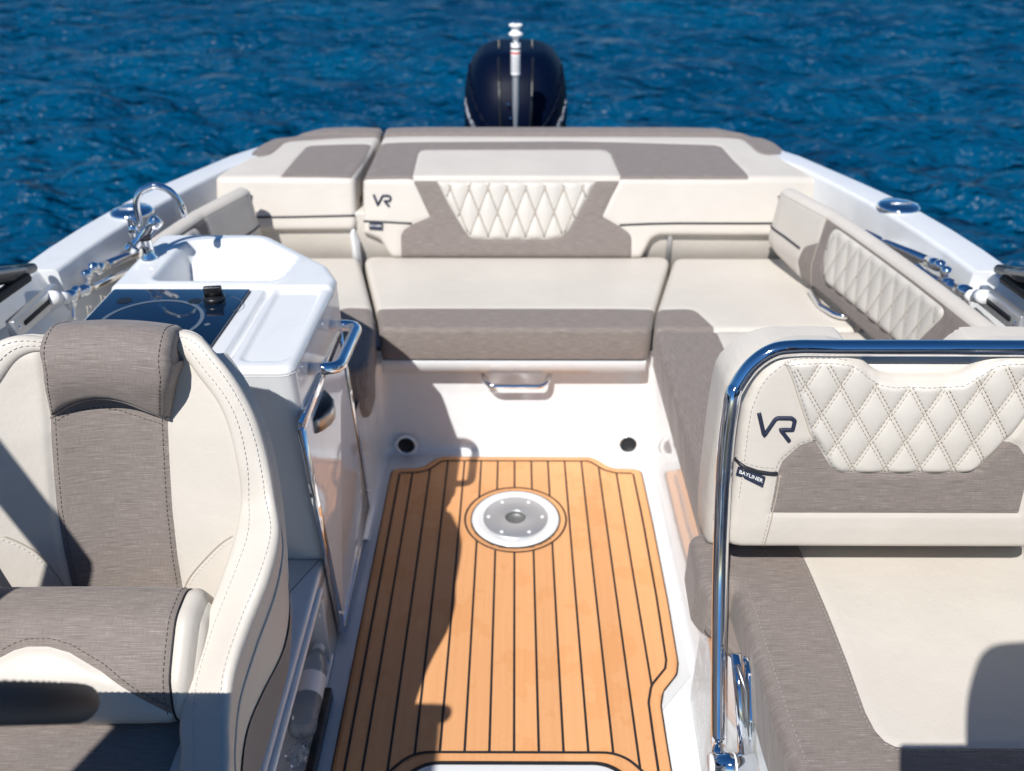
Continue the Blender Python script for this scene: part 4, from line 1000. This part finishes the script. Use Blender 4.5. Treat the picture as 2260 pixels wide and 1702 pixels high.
link('cushion_underside', *prism(rnd([(.36, 1.36), (1.0, 1.36), (1.0, .56), (.41, .56), (.41, 1.1), (.355, 1.19)], .03), .362, .384, None, .004), M['brown'], comp)

# ------------------------------------------------------------------ outboard motor and tow pole behind the pads
ym = 3.95
mot = thing('outboard_motor', 'dark navy outboard motor standing behind the middle of the transom pads', 'outboard motor', (.0, ym, -.5))
mz = lambda v, y=ym: PY(y, 1137, v)[2]
cxm = PY(ym, 1138, 200)[0]
secs = []
def cowl(z, hw, y0, y1, n=40, sq=2.9):
    pts = []
    for k in range(n):
        a = 2*math.pi*k/n; c, s_ = math.cos(a), math.sin(a)
        pts.append(np.array((cxm + hw*math.copysign(abs(c)**(2/sq), c), (y0+y1)/2 + (y1-y0)/2*math.copysign(abs(s_)**(2/sq), s_), z)))
    return pts
for z, hw, y0, y1 in [(.30, .15, 3.90, 4.32), (.42, .19, 3.85, 4.42), (.50, .212, 3.80, 4.50), (.60, .220, 3.78, 4.54), (.70, .222, 3.78, 4.55), (.76, .219, 3.79, 4.55), (.81, .213, 3.81, 4.53), (.86, .200, 3.84, 4.50), (.90, .178, 3.88, 4.46), (.928, .150, 3.92, 4.42), (.943, .122, 3.95, 4.37), (.950, .085, 4.0, 4.30), (.951, .02, 4.1, 4.2)]:
    secs.append(cowl(z - .045, hw*1.05, y0, y1))
rails_ = [catmull([s_[k] for s_ in secs], 4) for k in range(40)]
link('cowling', *loft([[r[i] for r in rails_] for i in range(len(rails_[0]))], True, True), M['navy'], mot)
link('mid_section', *prism(rnd([(-.09, 3.95), (.09, 3.95), (.07, 4.25), (-.07, 4.25)], .04), -.55, .32, None, .01), M['navy'], mot)
link('bracket', *box(-.14, .14, 3.42, 3.97, -.1, .36, .03), M['black'], mot)
# raised centre shell and side ridges of the cowling face
for sg in (-1, 1):
    rid = []
    for z in np.linspace(.60, .93, 16):
        t_ = (z-.60)/.33; x = cxm + sg*(.062 + .012*t_)
        i = min(range(len(rails_[0])), key=lambda i: abs(rails_[0][i][2]-z)); ring_ = [r[i] for r in rails_]
        c = min(ring_, key=lambda p: abs(p[0]-x) + (1 if p[1] > 4.15 else 0)); rid.append(np.array((x, c[1]-.002, z)))
    link('ridge', *tube(rid, .006, 8), M['black'], mot)
    edge = []
    for t_ in np.linspace(0, 1, 22):
        z = .58 + .26*t_; x = cxm + sg*(.055 + .15*math.sin(t_*math.pi/2)**.8)
        i = min(range(len(rails_[0])), key=lambda i: abs(rails_[0][i][2]-z)); ring_ = [r[i] for r in rails_]
        c = min(ring_, key=lambda p: abs(p[0]-x) + (1 if p[1] > 4.15 else 0)); edge.append(np.array((x, c[1]-.004, z)))
    link('edge_trim', *tube(edge, .005, 8), M['navy'], mot)
    # maker's lettering running up each flank
    def flank(p, sg=sg):
        u = p[0]/.30; t_ = (.5 + u) if sg < 0 else (.5 - u)         # 0 at the outer flank, 1 towards the middle
        z = .715 - .17*t_ + p[1]*.72; ang = R(198 + 52*t_); fi = np.interp(z, [r0[2] for r0 in rails_[0]], np.arange(len(rails_[0])))
        i0 = int(fi); w_ = fi - i0; k = ang/(2*math.pi)*40; k0 = int(k); wk = k - k0
        g = lambda i, k: rails_[k % 40][min(i, len(rails_[0])-1)]
        q_ = (g(i0, k0)*(1-wk) + g(i0, k0+1)*wk)*(1-w_) + (g(i0+1, k0)*(1-wk) + g(i0+1, k0+1)*wk)*w_
        c_ = np.array((cxm, 4.16, z)); q_ = c_ + (q_ - c_)*(1.012 + p[2])
        if sg > 0: q_[0] = 2*cxm - q_[0]
        return q_
    v, fc = text_mesh('MERCURY', .058, flank, .004)
    link('lettering', v, fc, M['letter'], mot, smooth=False)
for u, v in ((1122, 230), (1127, 261)):
    c = PY(3.775, u, v); link('bolt', *lathe([(.0001, .006), (.004, .005), (.006, 0)], c, (0, -1, .2), 12), M['chrome'], mot)

yp = 3.56
pole = thing('tow_pole', 'slim steel ski tow pole with a white spool top in front of the motor', 'tow pole', (0, yp, .5))
zc = lambda v: PY(yp, 1138, v)[2]; xp = PY(yp, 1138, 150)[0]
link('pole', *lathe([(.007, zc(300)-.05), (.008, zc(275)), (.0125, zc(230)), (.0135, zc(165))], (xp, yp, 0), n=24), M['steel'], pole)
link('sticker_sleeve', *lathe([(.0, zc(167)), (.0180, zc(166)), (.0185, zc(163)), (.0185, zc(97)), (.0175, zc(95)), (.0, zc(95))], (xp, yp, 0), n=28), M['nylon'], pole)
link('red_band', *lathe([(.0188, zc(118.5)), (.0188, zc(114))], (xp, yp, 0), n=28), M['red'], pole)
link('print_lines', *join(*[lathe([(.0187, zc(v)), (.0187, zc(v-1.0))], (xp, yp, 0), n=28) for v in range(124, 158, 3)]), M['stripe'], pole)
link('logo_mark', *lathe([(.0187, zc(108.5)), (.0187, zc(104.5))], (xp, yp, 0), n=28), M['navy'], pole)
link('spool', *lathe([(.0, zc(48)), (.006, zc(48.5)), (.010, zc(51)), (.024, zc(53)), (.027, zc(55.5)), (.024, zc(58)), (.018, zc(60)), (.0155, zc(64)), (.0165, zc(69)), (.022, zc(71.5)), (.0275, zc(74.5)), (.026, zc(78)), (.016, zc(82)), (.0115, zc(84)), (.010, zc(96))], (xp, yp, 0), n=32), M['nylon'], pole)
link('cap_screw', *lathe([(.0, zc(44)), (.005, zc(44.5)), (.008, zc(47)), (.012, zc(50.5))], (xp, yp, 0), n=16), M['chrome'], pole)
for sg in (-1, 1): link('pin', *lathe([(.0001, .004), (.003, .004), (.0035, 0)], (xp + sg*.008, yp - .016, zc(92)), (sg*.5, -1, 0), 10), M['chrome'], pole)

# ------------------------------------------------------------------ folded canopy frames along both sides
def canopy(side, label, px):
    root = thing('folded_canopy', label, 'canopy frame', (side*1.12, 2.0, .6))
    T = lambda x, p: PX(x*side, *p)
    for nm, x, pts, r in px['tubes']:
        link(nm, *tube([T(x + dx, p) for p, dx in pts], r, 14), M['chrome'], root)
    for x, p, r in px['balls']:
        c = T(x, p); link('joint', *lathe([(.0001, r), (r*.7, r*.75), (r, 0), (r*.7, -r*.75), (.0001, -r)], c, n=18), M['chrome'], root)
    for x, p, q_, r in px['nylon']:
        link('nylon_bush', *tube([T(x, p), T(x, q_)], r, 16), M['nylon'], root)
    a, b = [T(x, p) for x, p in px['track']]
    dr = (b-a)/np.linalg.norm(b-a); up = np.array((0, 0, 1.)); up -= dr*(up@dr); up /= np.linalg.norm(up); nn = np.cross(dr, up); nn *= -side*np.sign(nn[0]) if nn[0] else 1
    L = np.linalg.norm(b-a); fm = lambda p: a + dr*p[0] + up*p[1] + nn*p[2]
    tr_ = link('track', *prism(rnd([(0, -.022), (L, -.022), (L, .022), (0, .022)], .003), -.012, .008, fm, .002), M['steel'], root)
    link('track_slot', *prism(rnd([(.035, -.006), (L-.03, -.006), (L-.03, .006), (.035, .006)], .005), .0075, .0092, fm), M['hole'], tr_)
    for s_ in (.015, L-.012): link('screw', *lathe([(.0001, .0025), (.004, .002), (.005, 0)], fm((s_, 0, .008)), tuple(nn), 12), M['chrome'], tr_)
    c = T(*px['hook']); link('hook', *tube(catmull([c + (0, .03, .01), c + (0, 0, .004), c + (0, -.005, -.02), c + (0, -.02, -.05)], 5), [.012]*5 + [.010]*5 + [.006]*6, 10), M['chrome'], root)
    return root
canopy(-1, 'folded chrome canopy tubes and slide track along the left gunwale behind the helm seat', dict(
    tubes=[('upper_tube', 1.10, [(kA(1000, 480), -.06), (kA(830, 578), 0), (kA(600, 668), 0)], .0125), ('lower_tube', 1.10, [(kA(900, 640), -.05), (kA(560, 788), 0), (kA(440, 838), 0)], .0125),
           ('cross_link', 1.10, [(kA(575, 672), 0), (kA(530, 700), 0), (kA(530, 775), 0)], .009), ('collar', 1.10, [(kA(640, 655), 0), (kA(575, 685), 0)], .016), ('collar', 1.10, [(kA(545, 790), 0), (kA(500, 812), 0)], .0155), ('collar', 1.10, [(kA(455, 832), 0), (kA(415, 850), 0)], .017)],
    balls=[(1.10, kA(572, 668), .017), (1.10, kA(528, 712), .016)],
    nylon=[(1.105, kA(412, 850), kA(362, 852), .015), (1.11, kA(350, 848), kA(310, 850), .017)],
    track=[(1.122, kA(80, 1050)), (1.122, kA(345, 815))], hook=(1.10, kA(440, 850))))
canopy(1, 'folded chrome canopy tubes and slide track along the right gunwale behind the companion seat', dict(
    tubes=[('upper_tube', 1.10, [(kD(1180, 480), -.06), (kD(1320, 535), 0), (kD(1650, 682), 0)], .0125), ('lower_tube', 1.10, [(kD(1500, 700), -.04), (kD(1620, 765), 0), (kD(1800, 850), 0)], .0125),
           ('cross_link', 1.10, [(kD(1665, 690), 0), (kD(1708, 715), 0), (kD(1712, 790), 0)], .009), ('collar', 1.10, [(kD(1600, 660), 0), (kD(1665, 690), 0)], .016), ('collar', 1.10, [(kD(1690, 790), 0), (kD(1740, 812), 0)], .0155), ('collar', 1.10, [(kD(1795, 838), 0), (kD(1845, 862), 0)], .017)],
    balls=[(1.10, kD(1672, 688), .017), (1.10, kD(1712, 728), .016)],
    nylon=[(1.105, kD(1845, 885), kD(1890, 880), .015), (1.11, kD(1915, 885), kD(1965, 890), .017)],
    track=[(1.122, kD(2200, 1075)), (1.122, kD(1935, 868))], hook=(1.10, kD(1850, 890))))

# ------------------------------------------------------------------ windscreen tails, wheel, consoles and added shadow casters
ws = thing('windscreen', 'dark trimmed windscreen ends on both gunwales at the picture edges', 'windscreen', (0, .6, .75))
for sg in (-1, 1):
    tail = np.array((sg*1.185, 1.975, .757)); front_ = np.array((sg*1.27, .10, 1.30)); lowf = np.array((sg*1.28, .10, .80))
    link('side_glass', *join(prism([(tail[1], tail[2]), (front_[1], front_[2]), (lowf[1], lowf[2])], 0, .008, lambda p: np.array((sg*(1.19 + .085*min(1, max(0, (1.975 - p[0])/1.0)) + p[2]), p[0], p[1])))), M['tint'], ws, smooth=False)
    link('side_frame', *tube([tail + (0, .04, -.012), tail + (.01*sg, -.06, .012), (tail+front_)/2 + (0, 0, .03), front_], [.012, .022, .022, .022], 10), M['tint'], ws)
    link('side_trim', *tube([tail + (-.02*sg, -.03, .012), (tail+front_)/2 + (-.02*sg, 0, .042), front_ + (-.02*sg, 0, .01)], .007, 8), M['alu'], ws)
    link('gasket', *tube([tail + (0, 0, -.02), lowf], .014, 8), M['rubber'], ws)
con = thing('helm_console', 'white helm console with a leather wheel in front of the near left seat', 'console', (-.75, .1, 0))
link('housing', *box(-1.2, -.42, -.35, .18, -.008, .93, .04), M['white'], con)
link('shadow_block', *prism(rnd([(-.90, -.1), (-.63, -.1), (-.63, .08), (-.90, .08)], .04), .93, 1.54, None, .03), M['black'], con)  # block added out of view to shade the helm seat's right arm
Rw, rw = .178, .0195
pe = ray(*D(132, 1520)); dcam = .86; endp = np.array((0, 0, EYE)) + pe*dcam
cw = endp - np.array((Rw, 0, 0)); vd = cw - np.array((0, 0, EYE)); vd[0] = 0; vd /= np.linalg.norm(vd); nw = np.cross((1., 0, 0), vd); nw /= np.linalg.norm(nw); nw = nw if nw[2] > 0 else -nw
th = R(5); 
wheel = link('steering_wheel', *tube([cw + Rw*(math.cos(a)*np.array((1., 0, 0)) + math.sin(a)*vd) for a in np.linspace(0, 2*math.pi, 65)[:-1]], rw, 18, True), M['leather'], con)
for a in (0, R(120), R(240)):
    a += R(90); link('spoke', *tube([cw - nw*.02, cw + Rw*.9*(math.cos(a)*np.array((1., 0, 0)) + math.sin(a)*vd)], [.022, .014], 10), M['black'], wheel)
link('hub', *lathe([(.0001, .02), (.04, .015), (.05, -.01), (.03, -.04), (.025, -.16)], cw - nw*.02, tuple(nw), 24), M['black'], wheel)
sw = [cw + (Rw-.004)*(math.cos(a)*np.array((1., 0, 0)) + math.sin(a)*vd) + nw*(rw+.0003) for a in np.linspace(0, 2*math.pi, 200)]
link('stitching', *join(dashes(sw, .005, .004, .0005)), M['leather'], wheel)
con2 = thing('companion_console', 'unseen white console with a screen shaped to shade the near right seat', 'console', (.8, .1, 0))
link('housing', *box(.40, 1.2, .29, .36, -.008, .98, .02), M['white'], con2)
link('shadow_screen', *box(.365, 1.2, .29, .33, .98, 1.145, .01), M['tint'], con2)  # out of view; height set to cast a shadow edge on the bench
leg = thing('shadow_pole', 'unseen chrome pole added to cast a diagonal shadow on the helm seat', 'canopy frame', (-1.2, .6, .9))
link('tube', *tube([(-1.27, .6, 2.05), (-1.05, .6, 1.51), (-.93, .6, 1.235), (-.95, .58, 1.16), (-1.05, .55, 1.08), (-1.25, .5, .9)], .030, 12), M['chrome'], leg)  # unseen bar, placed to lay a diagonal shadow band on the backrest

# ------------------------------------------------------------------ bottle and wrapper in the pocket
ba, bb = PZ(.052, *kF(1838, 1290)), PZ(.052, *kF(1945, 765)); ax = (bb-ba); Lb = np.linalg.norm(ax); 
bot = link('water_bottle', *lathe([(.001, .004), (.024, 0), (.029, .006), (.030, .03), (.0285, .04), (.030, .05), (.030, Lb*.62), (.0285, Lb*.65), (.030, Lb*.68), (.026, Lb*.78), (.014, Lb*.90), (.0125, Lb*.93)], ba, tuple(ax/Lb), 28), M['clear'])
tag(bot, 'clear plastic water bottle lying in the white side pocket', 'bottle')
link('cap', *lathe([(.001, Lb*1.0), (.013, Lb), (.0145, Lb*.99), (.0145, Lb*.935), (.001, Lb*.93)], ba, tuple(ax/Lb), 24), M['nylon'], bot)
link('bottle_label', *lathe([(.0306, Lb*.36), (.0306, Lb*.60)], ba, tuple(ax/Lb), 28), M['nylon'], bot)
def crumple(c, r, seed):
    rs = np.random.RandomState(seed); bm = bmesh.new(); bmesh.ops.create_icosphere(bm, subdivisions=3, radius=1)
    V = []
    for v in bm.verts:
        d = np.array(v.co); k = .55 + .45*abs(math.sin(d[0]*7+seed)*math.cos(d[1]*6)*math.sin(d[2]*8+1)) + rs.uniform(-.08, .08)
        V.append(np.array(c) + d*k*np.array(r))
    Fc = [tuple(v.index for v in f.verts) for f in bm.faces]; bm.free(); return V, Fc
wc, wd = PZ(.035, *kF(1810, 1430)), PZ(.03, *kF(1860, 1320))
wr = link('plastic_wrapper', *join(crumple(wc, (.03, .035, .022), 2), crumple(wd, (.022, .03, .014), 5)), M['clear'], smooth=False); tag(wr, 'crumpled clear plastic wrapper beside the bottle in the pocket', 'wrapper')

# ------------------------------------------------------------------ the person whose shadow falls on the near right seat
def person():
    bm = bmesh.new(); sk = bm.verts.layers.skin.verify(); px, py = .66, .17
    J = dict(pel=(0, 0, .98, .14, .11), ab=(0, .01, 1.12, .135, .10), ch=(0, .01, 1.32, .15, .11), nk=(0, .02, 1.50, .055, .055), hd=(0, .05, 1.60, .075, .09), hd2=(0, .045, 1.70, .078, .09), tp=(0, .03, 1.775, .05, .06))
    for s_, n_ in ((-1, 'l'), (1, 'r')):
        J.update({'sh'+n_: (s_*.185, .01, 1.44, .06, .06), 'el'+n_: (s_*.205, .03, 1.17, .042, .042), 'wr'+n_: (s_*.115, .11, 1.07, .028, .028), 'hn'+n_: (s_*.07, .135, 1.115, .03, .02),
                  'hp'+n_: (s_*.095, 0, .90, .085, .09), 'kn'+n_: (s_*.10, .02, .50, .058, .06), 'an'+n_: (s_*.10, -.02, .09, .04, .045), 'to'+n_: (s_*.11, .15, .035, .04, .03)})
    V = {}
    for k, (x, y, z, r1, r2) in J.items(): V[k] = bm.verts.new((px + x, py + y, z*1.045)); V[k][sk].radius = (r1, r2)
    V['pel'][sk].use_root = True
    E_ = [('pel', 'ab'), ('ab', 'ch'), ('ch', 'nk'), ('nk', 'hd'), ('hd', 'hd2'), ('hd2', 'tp')]
    for n_ in 'lr': E_ += [('ch', 'sh'+n_), ('sh'+n_, 'el'+n_), ('el'+n_, 'wr'+n_), ('wr'+n_, 'hn'+n_), ('pel', 'hp'+n_), ('hp'+n_, 'kn'+n_), ('kn'+n_, 'an'+n_), ('an'+n_, 'to'+n_)]
    for a, b in E_: bm.edges.new((V[a], V[b]))
    for n_, sx in (('l', -1), ('r', 1)):                            # five fingers on each hand
        h = V['hn'+n_].co.copy()
        for k, ln in enumerate((.045, .075, .082, .076, .06)):
            dx = (-.032*sx if k == 0 else (-.024 + .015*(k-1))*sx); prev = V['hn'+n_]
            for j in (1, 2, 3):
                w = bm.verts.new((h.x + dx*(1 + .2*j)*.8, h.y + (.0 if k == 0 else .02) + ln*j*j/9*.4, h.z + ln*j/3*.8)); w[sk].radius = (.0092 - .0012*j,)*2
                bm.edges.new((prev, w)); prev = w
    nose = bm.verts.new((px, py + .165, 1.655*1.045)); nose[sk].radius = (.014, .016); bm.edges.new((V['hd2'], nose))
    for sx in (-1, 1): ear = bm.verts.new((px + sx*.088, py + .03, 1.66*1.045)); ear[sk].radius = (.012, .022); bm.edges.new((V['hd2'], ear))
    me = bpy.data.meshes.new('person'); bm.to_mesh(me); bm.free(); o = bpy.data.objects.new('person', me); C.objects.link(o); me.materials.append(M['cloth'])
    m1 = o.modifiers.new('skin', 'SKIN'); m1.use_smooth_shade = True; m2 = o.modifiers.new('sub', 'SUBSURF'); m2.levels = m2.render_levels = 2
    bpy.context.view_layer.update(); dg = bpy.context.evaluated_depsgraph_get(); me2 = bpy.data.meshes.new_from_object(o.evaluated_get(dg))
    o.modifiers.clear(); o.data = me2; me2.materials.clear(); me2.materials.append(M['cloth']); me2.materials.append(M['skin'])
    for p in me2.polygons:
        c = p.center; p.material_index = 1 if c.z > 1.52*1.045 or (abs(c.x - px) < .14 and 1.09 < c.z < 1.30 and c.y > py + .115) else 0; p.use_smooth = True
    tag(o, 'person in dark clothes standing beyond the near edge behind the right seat', 'person')
    link('cap', *lathe([(.094, -.02), (.098, .02), (.088, .07), (.055, .105), (.012, .118), (.012, .13), (.0001, .132)], (px, py + .04, 1.755), n=24), M['embroid'], o)
person()
